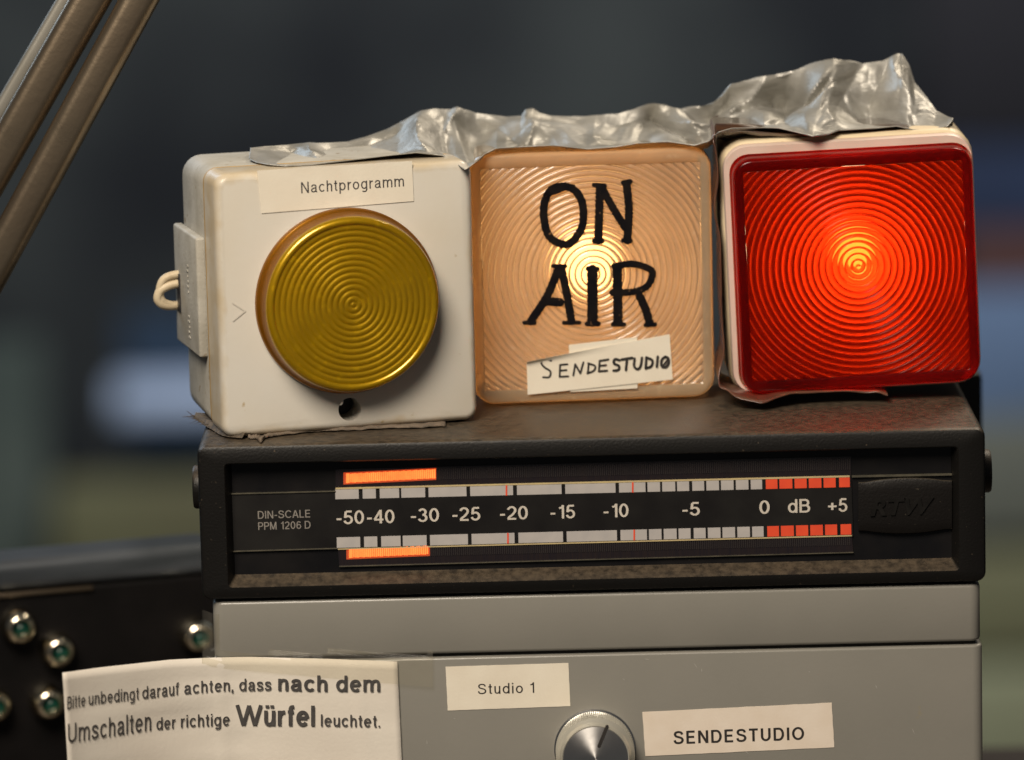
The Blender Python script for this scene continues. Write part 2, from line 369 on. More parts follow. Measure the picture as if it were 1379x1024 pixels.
M_white = pm('aged_white_plastic', (.62, .59, .53), (.58, .53, .44), 22, .38, bump=.08, bscale=500, coat=.1, spots=(170, .70, (.42, .33, .20)))
def edge_grime(m, hx, zc, w0, w1, col, amt):
    # yellowing and grime that sits along the moulding's own edges (object space)
    t = m.node_tree; N, L = t.nodes, t.links; b = N['Principled BSDF']; old = b.inputs['Base Color'].links[0].from_socket
    tc = N.new('ShaderNodeTexCoord'); sp = N.new('ShaderNodeSeparateXYZ'); L.new(tc.outputs['Object'], sp.inputs[0])
    ax = N.new('ShaderNodeMath'); ax.operation = 'ABSOLUTE'; L.new(sp.outputs['X'], ax.inputs[0])
    sz = N.new('ShaderNodeMath'); sz.operation = 'SUBTRACT'; L.new(sp.outputs['Z'], sz.inputs[0]); sz.inputs[1].default_value = zc
    az = N.new('ShaderNodeMath'); az.operation = 'ABSOLUTE'; L.new(sz.outputs[0], az.inputs[0])
    mx = N.new('ShaderNodeMath'); mx.operation = 'MAXIMUM'; L.new(ax.outputs[0], mx.inputs[0]); L.new(az.outputs[0], mx.inputs[1])
    nz = N.new('ShaderNodeTexNoise'); nz.inputs['Scale'].default_value = 110; nz.inputs['Detail'].default_value = 7; L.new(tc.outputs['Object'], nz.inputs['Vector'])
    ad = N.new('ShaderNodeMath'); ad.operation = 'MULTIPLY_ADD'; ad.inputs[1].default_value = .008; L.new(nz.outputs['Fac'], ad.inputs[0]); L.new(mx.outputs[0], ad.inputs[2])
    mr = N.new('ShaderNodeMapRange'); mr.inputs[1].default_value = w0 + .004; mr.inputs[2].default_value = w1 + .004; mr.inputs[4].default_value = amt; L.new(ad.outputs[0], mr.inputs[0])
    mc = N.new('ShaderNodeMixRGB'); mc.inputs[2].default_value = (*col, 1); L.new(mr.outputs[0], mc.inputs[0]); L.new(old, mc.inputs[1]); L.new(mc.outputs[0], b.inputs['Base Color'])
edge_grime(M_white, 0, .03975, .0372, .0402, (.46, .34, .17), .6)
M_whiteside = pm('darker_grey_white_plastic', (.42, .40, .35), (.33, .31, .26), 120, .6, bump=.3, bscale=900, spots=(260, .66, (.22, .16, .09)))  # greyer and darker base than the cover, with brown specks
M_cream = pm('cream_plastic', (.74, .62, .42), (.66, .52, .33), 60, .4, bump=.08, spots=(120, .70, (.42, .26, .12)))
M_seam = pm('yellowed_seam', (.50, .32, .11), (.36, .22, .08), 200, .6)
M_interior = pm('white_reflector', (.80, .78, .72), (.7, .68, .62), 50, .5)
M_paper = pm('label_paper', (.80, .74, .62), (.75, .68, .56), 90, .62, bump=.08, bscale=1500)
M_paper2 = pm('note_paper', (.74, .69, .61), (.68, .62, .54), 30, .7, bump=.12, bscale=900)
M_paper3 = pm('pinkish_label_paper', (.78, .69, .59), (.73, .63, .52), 120, .62, bump=.06, bscale=1500)
M_ink = pm('black_ink', (.02, .018, .016), (.035, .03, .028), 300, .5)
M_print = pm('grey_black_print', (.05, .045, .045), (.07, .065, .06), 500, .6)
M_marker = pm('black_marker', (.003, .003, .005), (.010, .007, .006), 300, .38, spec=.3, spots=(650, .68, (.22, .12, .05)))
M_black = dusty('black_plastic', (.006, .0055, .005), (.155, .115, .074), .42, .25, scale=420, amount=.50, spec=.32)
M_panel = pm('smoked_panel', (.006, .006, .007), (.010, .009, .009), 80, .3, spec=.35, bump=.04, spots=(700, .74, (.08, .07, .05)))
M_plate = pm('scale_plate', (.008, .007, .007), (.012, .011, .010), 80, .38, spots=(800, .76, (.08, .07, .05)))
M_seg = pm('pale_grey_print', (.46, .43, .41), (.40, .38, .37), 200, .55)
M_segy = pm('yellowed_edge', (.55, .44, .22), (.45, .36, .2), 200, .55)
M_segr = pm('orange_red_print', (.80, .085, .030), (.70, .065, .025), 200, .5)
M_num = pm('cream_print', (.60, .55, .48), (.54, .49, .42), 200, .55)
M_dim = pm('dim_print', (.26, .24, .21), (.22, .20, .18), 200, .55)
M_grey = pm('grey_enamel', (.232, .222, .196), (.212, .204, .180), 30, .36, bump=.06, bscale=900, coat=.15, spots=(58, .70, (.27, .22, .11)))
M_dark = pm('dark_gap', (.01, .009, .008), (.014, .012, .01), 80, .7)
M_cable = pm('aged_cable', (.62, .52, .36), (.50, .40, .26), 150, .5, bump=.2, spots=(300, .64, (.22, .15, .08)))
M_alu = pm('knob_aluminium', (.78, .77, .75), (.70, .69, .67), 60, .2, metal=1)
M_hole = pm('dark_hole', (.01, .01, .012), (.03, .03, .035), 300, .4)

# =================================================================== desk (surface everything stands on)
bm = bmesh.new(); box(bm, (-0.06, 0.10, -0.0125), (.80, .46, .025), .003)
tag(from_bm('desk', bm, pm('dark_desk', (.06, .045, .035), (.04, .03, .025), 20, .5, stretch=(1, 8, 1))), kind='structure')

# =================================================================== grey enclosure
ZTOP = at(690, 588, 0.004).z                    # top of the meter
gy = 0.0015
gl, gr = at(287, 850, gy).x, at(1321, 850, gy).x
gw, gcx = gr - gl, (gr + gl) / 2
ZG = at(700, 801.5, gy).z                          # top of the enclosure
ZS = at(700, 880, gy).z                          # seam
ENC = empty('grey_enclosure', Matrix.Translation((gcx, gy, 0)), 'grey enamelled equipment box under the black level meter, with knob and paper labels', 'equipment box')
def encbox(name, z0, z1, dw, mat, dy=0, r=.003):
    bm = bmesh.new(); bmesh.ops.create_cube(bm, size=1)
    for v in bm.verts: v.co = Vector((v.co.x * (gw + dw), v.co.y * .20 + .10 + dy, v.co.z * (z1 - z0) + (z0 + z1) / 2))
    bmesh.ops.bevel(bm, geom=[e for e in bm.edges if abs(e.verts[0].co.z - e.verts[1].co.z) > .01], offset=.0032, segments=5, profile=.5, affect='EDGES')
    bmesh.ops.bevel(bm, geom=[e for e in bm.edges if abs(e.verts[0].co.z - e.verts[1].co.z) < 1e-5 and e.calc_face_angle(0) > 1.2], offset=r, segments=3, profile=.5, affect='EDGES')
    return from_bm(name, bm, mat, ENC)
encbox('lid', ZS + .0003, ZG, 0, M_grey, 0, .0011)
encbox('body', .002, ZS - .0008, .0010, M_grey, -.0004, .0007)
bm = bmesh.new(); box(bm, (0, .10, ZS), (gw - .003, .196, .006)); from_bm('seam_gap_shade', bm, M_dark, ENC)  # near-black strip paints the shade in the gap between lid and body
for sx in (-1, 1):
    for yy in (.02, .18):
        bm = bmesh.new(); box(bm, (sx * (gw / 2 - .02), yy, .0011), (.014, .014, .0022), .0006, 2); from_bm('foot', bm, M_dark, ENC)
EI = ENC.matrix_world.inverted()
GP = (Vector((0, gy - .0004, 0)), Vector((0, -1, 0)))
def quad_sheet(name, corners, plane, off, mat, parent, MI, th=.00015, n=10, bend=None, jag=0.0):
    """thin paper: photo corners tl,tr,br,bl on a plane, with real thickness"""
    p, nn = plane; tl, tr, br, bl = [hit(*c, p, nn) for c in corners]
    bm = bmesh.new(); top = []; bot = []
    for j in range(n + 1):
        ra, rb = [], []
        for i in range(n * 2 + 1):
            u, v = i / (2 * n), j / n
            q = tl.lerp(tr, u).lerp(bl.lerp(br, u), v)
            b = bend(u, v) if bend else 0
            if jag and (i in (0, 2 * n) or j in (0, n)): q = q + Vector((rnd.uniform(-1, 1), 0, rnd.uniform(-1, 1))) * jag
            ra.append(bm.verts.new(MI @ (q + nn * (off + th + b)))); rb.append(bm.verts.new(MI @ (q + nn * (off + b))))
        top.append(ra); bot.append(rb)
    m = n * 2
    for j in range(n):
        for i in range(m):
            bm.faces.new((top[j][i], top[j][i + 1], top[j + 1][i + 1], top[j + 1][i]))
            bm.faces.new((bot[j][i], bot[j + 1][i], bot[j + 1][i + 1], bot[j][i + 1]))
    for i in range(m):
        bm.faces.new((top[0][i], bot[0][i], bot[0][i + 1], top[0][i + 1])); bm.faces.new((top[n][i], top[n][i + 1], bot[n][i + 1], bot[n][i]))
    for j in range(n):
        bm.faces.new((top[j][0], top[j + 1][0], bot[j + 1][0], bot[j][0])); bm.faces.new((top[j][m], bot[j][m], bot[j + 1][m], top[j + 1][m]))
    return from_bm(name, bm, mat, parent)
lb = quad_sheet('paper_label', [(600, 898), (765.5, 893), (768, 951), (603, 957)], GP, .0, M_paper, ENC, EI, jag=.00004)
lb['label'] = 'cream paper label printed Studio 1'
v, f = put_st('Studio 1', (643.5, 935), (719.5, 933), 14.5, GP, .00022, .105, .14)
from_py('lettering', v, f, M_ink, lb, False, M=EI)
lb = quad_sheet('paper_label', [(865, 959), (1120, 946.5), (1123.5, 1006.5), (869, 1018.5)], GP, .0, M_paper3, ENC, EI, jag=.00005)
lb['label'] = 'pinkish paper label printed SENDESTUDIO in capitals'
v, f = put_st('SENDESTUDIO', (907, 1002), (1083, 996), 17.5, GP, .00022, .16, .19)
from_py('lettering', v, f, M_ink, lb, False, M=EI)
bm = bmesh.new()
for (x, y, l, a_) in ((871, 888, 7, 8), (937, 897, 9, 55), (945, 903, 5, 80), (1004, 1012, 16, 40), (612, 968, 4, 10), (1180, 925, 6, 70), (700, 905, 5, -30), (1090, 905, 4, 20), (575, 1000, 7, 85), (1230, 985, 10, 65), (840, 915, 5, 35)):
    dx, dy = math.cos(R(a_)) * l / 2, math.sin(R(a_)) * l / 2; nx, ny_ = -math.sin(R(a_)) * .45, math.cos(R(a_)) * .45
    Q = [at(x - dx, y - dy, gy - .00045), at(x + nx, y + ny_, gy - .00045), at(x + dx, y + dy, gy - .00045), at(x - nx, y - ny_, gy - .00045)]
    bm.faces.new([bm.verts.new(EI @ q) for q in Q])
tag(from_bm('scratches', bm, pm('scratched_paint', (.42, .41, .38), (.34, .33, .30), 300, .5), ENC, False), kind='stuff')
# knob
kc = at(801, 1008, gy - .0005)
kx = EI @ kc
KR, KF, KP = .0116, .0104, .0125
v, f = lathe([(KR + .0006, 0), (KR + .0006, -.0008), (KR, -.001), (KR, -.0015)], 96, kx)
kn = from_py('knob', *merge([(v, f)]), M_alu, ENC)
# knurled skirt
prof = []
V, F = [], []; n = 240
for (r_, y_, k_) in ((KR, -.0012, 0), (KR, -.0016, 1), (KR, -.0095, 1), (KR - .0003, -.0100, 0), (KF + .0003, -.0108, 0), (KF, -.0118, 0), (KF - .0004, -.0125, 0), (KF - .0007, -.0124, 0)):
    for i in range(n):
        a = 2 * math.pi * i / n; q = r_ + (.00022 if (i % 2 and k_) else 0)
        V.append((kx.x + q * math.cos(a), kx.y + y_, kx.z + q * math.sin(a)))
for k in range(7):
    for i in range(n):
        j = (i + 1) % n; F.append((k * n + i, (k + 1) * n + i, (k + 1) * n + j, k * n + j))
M_skirt = pm('knurled_clear_rim', (.62, .60, .52), (.55, .53, .46), 80, .3, metal=.55)
from_py('skirt', V, F, M_skirt, kn, True, 20)
# spun metal cap: anisotropic
m, t, b = nt('spun_aluminium'); b.inputs['Metallic'].default_value = 1; b.inputs['Roughness'].default_value = .27
b.inputs['Base Color'].default_value = (.92, .90, .88, 1); b.inputs['Anisotropic'].default_value = .85
b.inputs['Anisotropic Rotation'].default_value = .25; tg = t.nodes.new('ShaderNodeTangent'); tg.direction_type = 'RADIAL'; tg.axis = 'Y'; t.links.new(tg.outputs[0], b.inputs['Tangent'])
nz = t.nodes.new('ShaderNodeTexNoise'); nz.inputs['Scale'].default_value = 600; tcn = t.nodes.new('ShaderNodeTexCoord'); t.links.new(tcn.outputs['Object'], nz.inputs['Vector'])
mr = t.nodes.new('ShaderNodeMapRange'); mr.inputs[3].default_value = .36; mr.inputs[4].default_value = .46; t.links.new(nz.outputs['Fac'], mr.inputs[0]); t.links.new(mr.outputs[0], b.inputs['Roughness'])
bm = bmesh.new(); rows = []
for k in range(13):
    rows.append([bm.verts.new(((KF - .0007) * k / 12 * math.cos(2 * math.pi * i / 96), .00012 * math.sin(k * 1.0) * .15 - .0001 * (1 - k / 12), (KF - .0007) * k / 12 * math.sin(2 * math.pi * i / 96))) for i in range(96)] if k else [bm.verts.new((0, -.0001, 0))])
for i in range(96): bm.faces.new((rows[0][0], rows[1][(i + 1) % 96], rows[1][i]))
for k in range(1, 12):
    for i in range(96): bm.faces.new((rows[k][i], rows[k][(i + 1) % 96], rows[k + 1][(i + 1) % 96], rows[k + 1][i]))
capo = from_bm('cap', bm, m, kn); capo.location = (kx.x, kx.y - .0124, kx.z)
kpl = (Vector((0, gy + kx.y - .0125, 0)), Vector((0, -1, 0)))
v, f = stroke([(817.5, 978.5), (806.8, 1005)], 4.6, kpl, .00012, rough=.03)
from_py('pointer', v, f, M_ink, kn, False, M=EI)

# =================================================================== level meter
mw = at(1328, 690, 0).x - at(268, 700, 0).x; mcx = (at(1328, 690, 0).x + at(268, 700, 0).x) / 2
ZB = at(700, 799, 0).z
mh = ZTOP - ZB; mcz = (ZTOP + ZB) / 2
MET = empty('level_meter', Matrix.Translation((mcx, 0, ZB)), 'black level meter with lit orange bars and a decibel scale under the lamps', 'level meter')
MI_ = MET.matrix_world.inverted()
# opening
ol, orr = at(306, 705, 0).x - mcx, at(1290, 690, 0).x - mcx
oz1, oz0 = at(690, 617, 0).z - ZB, at(690, 781, 0).z - ZB
ow, oh, ocx, ocz = orr - ol, oz1 - oz0, (orr + ol) / 2, (oz1 + oz0) / 2
PY = .0050                                         # depth of the scale panel
bm = bmesh.new()
cz = mh / 2
loft(bm, [(ow - .003, oh - .0027, .0006, PY + .001, ocx, ocz + .00110), (ow - .003, oh - .0025, .0006, PY, ocx, ocz + .00110), (ow, oh, .0012, .0006, ocx, ocz), (ow + .0008, oh + .0008, .0014, 0, ocx, ocz),
          (mw - .0030, mh - .0026, .002, 0, 0, cz), (mw - .0012, mh - .0010, .0025, .0004, 0, cz), (mw - .0003, mh - .0002, .0028, .0013, 0, cz), (mw, mh, .003, .0026, 0, cz),
          (mw + .0004, mh, .0035, .012, 0, cz), (mw - .001, mh, .0035, .14, 0, cz), (mw - .004, mh - .003, .0035, .142, 0, cz)], cap0=False, cap1=True)
from_bm('housing', bm, M_black, MET, True, 30)
bm = bmesh.new(); box(bm, (ocx, PY + .0008, ocz + .0011), (ow - .0026, .001, oh - .0022)); from_bm('back_panel', bm, M_panel, MET)
PP = (Vector((0, PY + .0003, 0)), Vector((0, -1, 0)))
# middle plate 1148 wide window
def slab(name, corners, off, th, mat, parent=MET, plane=PP, MI=MI_, bev=0):
    p, nn = plane; bm = bmesh.new(); Q = [hit(*c, p, nn) for c in corners]
    a = [bm.verts.new(MI @ (q + nn * (off + th))) for q in Q]; b_ = [bm.verts.new(MI @ (q + nn * off)) for q in Q]
    bm.faces.new(a); bm.faces.new(b_[::-1])
    for i in range(4): bm.faces.new((a[i], b_[i], b_[(i + 1) % 4], a[(i + 1) % 4]))
    if bev: bmesh.ops.bevel(bm, geom=bm.edges[:], offset=bev, segments=2, affect='EDGES')
    return from_bm(name, bm, mat, parent, bool(bev))
slab('scale_plate', [(310, 666), (1146, 640), (1149, 722), (312, 742)], .0, .0005, M_plate)
slab('display_window', [(452, 632), (1146, 614.5), (1146, 640.5), (452, 657)], .0, .0003, pm('display_glass', (.014, .011, .014), (.02, .014, .014), 60, .2, coat=.4, stretch=(60, 1, 1)))
slab('display_window', [(455, 739), (1147, 721.5), (1149, 743), (457, 762)], .0, .0003, bpy.data.materials['display_glass'])
segs = [(451.5, 483), (488.3, 506), (511.3, 537.4), (540.3, 572.4), (577, 628), (633, 690.7), (696, 756), (761, 828.6), (833.4, 869), (871.7, 888.6), (891.6, 909), (911.6, 927.7), (932, 948), (951, 968), (970.7, 987.6), (990.7, 1007.6), (1010.7, 1026),
        (1031, 1046.7), (1049.3, 1066.7), (1069.7, 1086), (1088.9, 1105.8), (1108.8, 1125), (1129.7, 1144)]
def ty(x): return 657.5 - (x - 452) * (657.5 - 641) / 692          # top line of upper row
def by(x): return 723.5 - (x - 452) * (723.5 - 705.5) / 692        # top line of lower row
for k, (a, b_) in enumerate(segs):
    red = a > 1030
    slab('scale_segment', [(a, ty(a) + 1.6), (b_, ty(b_) + 1.6), (b_ + .3, ty(b_) + 14.6), (a + .3, ty(a) + 14.6)], .0005, .00012, M_segr if red else M_seg)
    slab('scale_segment', [(a + 2, by(a)), (b_ + 2, by(b_)), (b_ + 2.3, by(b_) + 14.0), (a + 2.3, by(a) + 14.0)], .0005, .00012, M_segr if red else M_seg)
slab('edge_strip', [(452, 656.5), (1144, 640), (1144, 642.2), (452, 658.7)], .0005, .0002, M_segy)
slab('edge_strip', [(455, 738.5), (1147, 720.3), (1147, 721.8), (455, 740.0)], .0005, .0002, M_segy)
for (x, w_) in ((682, 2.2), (852, 2.2)):
    slab('red_mark', [(x - w_ / 2, ty(x) + 1), (x + w_ / 2, ty(x) + 1), (x + w_ / 2, ty(x) + 15), (x - w_ / 2, ty(x) + 15)], .0006, .00012, M_segr)
    slab('red_mark', [(x + 2 - w_ / 2, by(x)), (x + 2 + w_ / 2, by(x)), (x + 2 + w_ / 2, by(x) + 14), (x + 2 - w_ / 2, by(x) + 14)], .0006, .00012, M_segr)
T = []
for s, a, b_, y in (('-50', 453.5, 490.5, 706), ('-40', 494.5, 531.5, 705), ('-30', 553.5, 591.5, 703), ('-25', 609.5, 647, 701.5), ('-20', 673.5, 711, 700), ('-15', 741.5, 774.5, 698.5), ('-10', 813, 846.5, 696.8), ('-5', 919, 942.5, 694.5), ('0', 1022.5, 1036.5, 692), ('dB', 1061, 1091, 690.5), ('+5', 1115, 1141, 689.5)):
    T.append(put_st(s, (a, y), (b_, y - (b_ - a) * .024), 18.6, PP, .00055, .135, .085))
from_py('scale_numbers', *merge(T), M_num, MET, False, M=MI_)
T = [put_st('DIN-SCALE', (347.5, 698.5), (418, 696.5), 10.6, PP, .00055, .12, .10), put_st('PPM 1206 D', (348, 713.5), (418.5, 711.5), 10.6, PP, .00055, .12, .10)]
from_py('model_lettering', *merge(T), M_dim, MET, False, M=MI_)
# lit bars: rows of fine glowing cells behind the window
M_lit = emis('neon_orange', (1.0, .17, .03), 1.9)
_t = M_lit.node_tree; _n = _t.nodes.new('ShaderNodeTexNoise'); _n.inputs['Scale'].default_value = 500; _c = _t.nodes.new('ShaderNodeTexCoord'); _m = _t.nodes.new('ShaderNodeMapping'); _m.inputs['Scale'].default_value = (1, 1, .5)
_r = _t.nodes.new('ShaderNodeMapRange'); _r.inputs[1].default_value = .3; _r.inputs[2].default_value = .7; _r.inputs[3].default_value = 1.7; _r.inputs[4].default_value = 2.3
_t.links.new(_c.outputs['Object'], _m.inputs[0]); _t.links.new(_m.outputs[0], _n.inputs['Vector']); _t.links.new(_n.outputs['Fac'], _r.inputs[0]); _t.links.new(_r.outputs[0], _t.nodes['Principled BSDF'].inputs['Emission Strength'])
M_halo = emis('halo_glow', (1.0, .07, .01), .45)  # dim emission for a slab added as a soft halo round each lit bar
for (x0, x1, ya, yb, h_) in ((466, 585.5, 644.4, 638.2, 12), (470, 577, 745.6, 740.8, 11.4)):
    bm = bmesh.new(); x = x0; k = 0
    while x < x1:
        y = ya + (yb - ya) * (x - x0) / (x1 - x0); hh = h_ * (1 + .05 * math.sin(k * 2.1)); w_ = 2.15
        if k == 0: w_ = 3.0; hh *= 1.08
        Q = [at(x, y - hh / 2, PY - .0003), at(x + w_, y - hh / 2, PY - .0003), at(x + w_, y + hh / 2, PY - .0003), at(x, y + hh / 2, PY - .0003)]
        bm.faces.new([bm.verts.new(MI_ @ q) for q in Q]); x += 2.75; k += 1
    lit = from_bm('lit_bar', bm, M_lit, MET, False); lit['label'] = 'glowing orange level bar'
    g = slab('added_halo', [(x0 - 3.5, ya - h_ / 2 - 2), (x1 + 2, yb - h_ / 2 - 2), (x1 + 2, yb + h_ / 2 + 2), (x0 - 3.5, ya + h_ / 2 + 2)], .0003, .0001, M_halo, lit)
# unlit cells, fine ribs joined as one part per row
M_rib = pm('unlit_cells', (.03, .026, .026), (.024, .02, .02), 90, .35)
bm = bmesh.new()
for (x0, x1, fa, hh) in ((588, 1144, lambda x: 638.6 - (x - 588) * .024, 15), (580, 1146, lambda x: 741.5 - (x - 580) * .026, 15)):
    x = x0
    while x < x1:
        y = fa(x); Q = [at(x, y - hh / 2, PY - .0002), at(x + 1.2, y - hh / 2, PY - .0002), at(x + 1.2, y + hh / 2, PY - .0002), at(x, y + hh / 2, PY - .0002)]
        bm.faces.new([bm.verts.new(MI_ @ q) for q in Q]); x += 2.75
tag(from_bm('unlit_cells', bm, M_rib, MET, False), kind='stuff')
# horizontal trim lines of the three-part panel
for c in ([(311, 664), (452, 660.5), (452, 661.8), (311, 665.4)], [(312, 741.5), (455, 737.5), (455, 738.6), (312, 742.8)], [(457, 762), (1149, 743.2), (1149, 744), (457, 763)], [(1147, 640), (1290, 637), (1290, 639.5), (1147, 642.5)]):
    slab('trim_line', c, .0003, .0006, pm('trim', (.06, .055, .04), (.09, .08, .055), 300, .5) if 'trim' not in bpy.data.materials else bpy.data.materials['trim'])
# maker's badge: bowed block with embossed letters
bm = bmesh.new(); rows = []
nb = 24
for j, v_ in enumerate([-1, -.97, -.9, -.6, 0, .6, .9, .97, 1]):
    row = []
    for i in range(nb + 1):
        u = i / nb * 2 - 1
        bow = 5.0 * (1 - min(1, abs(u) / .86) ** 2) if abs(u) < .86 else 0
        px = 1219 + 63 * u; pyc = 681.5 - (px - 1219) * .02
        half = 33 + bow
        depth = .0012 + .0010 * math.sqrt(max(0, 1 - abs(v_) ** 6)) * (1 - .5 * abs(u) ** 3)
        if abs(v_) == 1: depth = 0
        row.append(bm.verts.new(MI_ @ at(px, pyc + half * v_, PY + .0003 - depth)))
    rows.append(row)
for a, b_ in zip(rows, rows[1:]):
    for i in range(nb): bm.faces.new((a[i], a[i + 1], b_[i + 1], b_[i]))
for s_ in (0, -1):
    bm.faces.new([r_[s_] for r_ in (rows if s_ else rows[::-1])])
badge = from_bm('badge', bm, dusty('badge_black', (.007, .006, .0055), (.12, .10, .07), .45, .3, spec=.25), MET, True, 40)
BP = (Vector((0, PY + .0003 - .0022, 0)), Vector((0, -1, 0)))
v, f = put_text('RTW', (1172, 694), (1258, 691), 21, BP, .00002, bold=.03, shear=.25)
n0 = len(v); vv = [p + Vector((0, -.0004, 0)) for p in v] + [p + Vector((0, .0003, 0)) for p in v]
bm = bmesh.new(); bv = [bm.verts.new(MI_ @ p) for p in vv]; cnt = {}
for q in f:
    try: bm.faces.new([bv[i] for i in q])
    except ValueError: pass
    for i in range(len(q)):
        e = (q[i], q[(i + 1) % len(q)]); cnt[tuple(sorted(e))] = cnt.get(tuple(sorted(e)), []) + [e]
for k, es in cnt.items():
    if len(es) == 1:
        a, b_ = es[0]
        try: bm.faces.new((bv[a], bv[a + n0], bv[b_ + n0], bv[b_]))
        except ValueError: pass
from_bm('embossed_letters', bm, pm('badge_letters', (.006, .0055, .005), (.010, .009, .008), 300, .4, spec=.3), badge, False)
# side screws
for sx, px, py in ((-1, 264, 656), (1, 1338, 634)):
    c = at(px, py, .03); cx = c.x - mcx; cz_ = c.z - ZB
    prof = [(.0, 0), (.0062, 0), (.0066, .0006), (.0066, .0030), (.0060, .0038), (.0045, .0042), (.004, .009)]
    V, F = [], []
    for (r_, d_) in prof:
        for i in range(28):
            a = 2 * math.pi * i / 28
            V.append((sx * (mw / 2 + (.0032 if sx < 0 else .0042) - d_), .03 + r_ * math.cos(a), cz_ + r_ * math.sin(a)))
    for k in range(len(prof) - 1):
        for i in range(28):
            j = (i + 1) % 28; F.append((k * 28 + i, k * 28 + j, (k + 1) * 28 + j, (k + 1) * 28 + i))
    from_py('side_screw', V, F, M_black, MET)
# meter stands on enclosure: thin rubber strip closes the gap
bm = bmesh.new(); box(bm, (0, .03, (ZG - ZB) / 2), (gw - .02, .05, max(.0006, abs(ZG - ZB))), 0)
if ZB > ZG: from_bm('foot_strip', bm, M_dark, MET)
else: bm.free()

# =================================================================== lens builder for square signal lamps
def square_lens(name, M_field, M_rim, w_, h_, cx, cz, pitch, amp, depth, rcorner, inset, insz, parent, ring_c=(0, 0)):
    """ringed window + frame + side walls; front at y=0, local z from cz-h/2"""
    bm = bmesh.new()
    fw, fh = w_ - 2 * inset, h_ - 2 * insz
    x0, z0 = ring_c
    ang = set(2 * math.pi * i / 288 for i in range(288))
    for sx in (-1, 1):
        for sz in (-1, 1):
            ang.add(math.atan2(sz * fh / 2 - z0, sx * fw / 2 - x0) % (2 * math.pi))
    ang = sorted(ang); na = len(ang)
    def RB(a):
        c, s_ = math.cos(a), math.sin(a); t_ = 1e9
        if c > 1e-9: t_ = min(t_, (fw / 2 - x0) / c)
        if c < -1e-9: t_ = min(t_, (-fw / 2 - x0) / c)
        if s_ > 1e-9: t_ = min(t_, (fh / 2 - z0) / s_)
        if s_ < -1e-9: t_ = min(t_, (-fh / 2 - z0) / s_)
        return t_
    rb = [RB(a) for a in ang]; rmax = max(rb)
    sub = [0, .08, .22, .4, .6, .78, .92]
    rs = []
    k = 0
    while k * pitch < rmax + pitch:
        for s_ in sub: rs.append(((k + s_) * pitch, s_))
        k += 1
    def prof(r_): 
        t_ = (r_ / pitch) % 1.0; return -amp * math.sqrt(max(0, 1 - (2 * t_ - 1) ** 2))
    prev = None
    for (r_, s_) in rs:
        row = []
        for i, a in enumerate(ang):
            q = min(r_, rb[i])
            row.append((q, r_ >= rb[i]))
        if prev is None:
            prevv = [bm.verts.new((cx + x0, prof(0), cz + z0))] * na; prev = row; continue
        vv_ = []
        for i, a in enumerate(ang):
            q, cl = row[i]
            if cl and prev[i][1]: vv_.append(prevv[i])
            else: vv_.append(bm.verts.new((cx + x0 + q * math.cos(a), prof(q) + .0003, cz + z0 + q * math.sin(a))))
        for i in range(na):
            j = (i + 1) % na
            qd = []
            for v_ in (prevv[i], prevv[j], vv_[j], vv_[i]):
                if v_ not in qd: qd.append(v_)
            if len(qd) >= 3:
                try: bm.faces.new(qd)
                except ValueError: pass
        prev, prevv = row, vv_
    o = inset
    loft(bm, [(fw - .0004, fh - .0004, .0006, .0012, cx, cz), (fw, fh, .0008, 0, cx, cz), (fw + .0006, fh + .0006, .0012, -.0003, cx, cz), (w_ - .0024, h_ - .0024, rcorner - .0010, -.00035, cx, cz),
              (w_ - .0011, h_ - .0011, rcorner - .0005, 0, cx, cz), (w_ - .0004, h_ - .0004, rcorner, .0012, cx, cz), (w_, h_, rcorner, .0028, cx, cz), (w_ + .0006, h_ + .0006, rcorner, depth, cx, cz)], False, False, mi=1)
    return from_bm(name, bm, [M_field, M_rim], parent, True, 80)
def hollow(name, w_, h_, r_, y0, y1, cx, cz, mats, parent, wall=.002):
    """open-fronted housing with inner walls"""
    bm = bmesh.new()
    loft(bm, [(w_ - 2 * wall, h_ - 2 * wall, max(r_ - wall, .0005), y1 - wall, cx, cz), (w_ - 2 * wall, h_ - 2 * wall, max(r_ - wall, .0005), y0 + .0008, cx, cz)], cap0=True, cap1=False, mi=1)
    loft(bm, [(w_ - 2 * wall, h_ - 2 * wall, max(r_ - wall, .0005), y0 + .0008, cx, cz), (w_ - 1.2 * wall, h_ - 1.2 * wall, max(r_ - wall * .6, .0005), y0, cx, cz), (w_ - .0012, h_ - .0012, r_, y0 + .0004, cx, cz), (w_, h_, r_, y0 + .0018, cx, cz), (w_, h_, r_, y1 - .004, cx, cz), (w_ - .0025, h_ - .0025, r_, y1 - .001, cx, cz), (w_ - .006, h_ - .006, r_, y1, cx, cz)], cap0=False, cap1=True, mi=0)
    bmesh.ops.remove_doubles(bm, verts=bm.verts[:], dist=1e-6)
    return from_bm(name, bm, mats, parent, True, 40)
def bulb(parent, c, r_, mat):
    V, F = lathe([(.0001, -r_), (r_ * .5, -r_ * .87), (r_ * .87, -r_ * .5), (r_, 0), (r_ * .85, r_ * .6), (r_ * .6, r_ * 1.2)], 24, c)
    b_ = from_py('bulb', V, F, mat, parent)
    V, F = lathe([(r_ * .62, r_ * 1.15), (r_ * .75, r_ * 1.3), (r_ * .75, r_ * 2.6), (.0001, r_ * 2.6)], 20, c)
    from_py('bulb_base', V, F, M_alu, b_)
    return b_

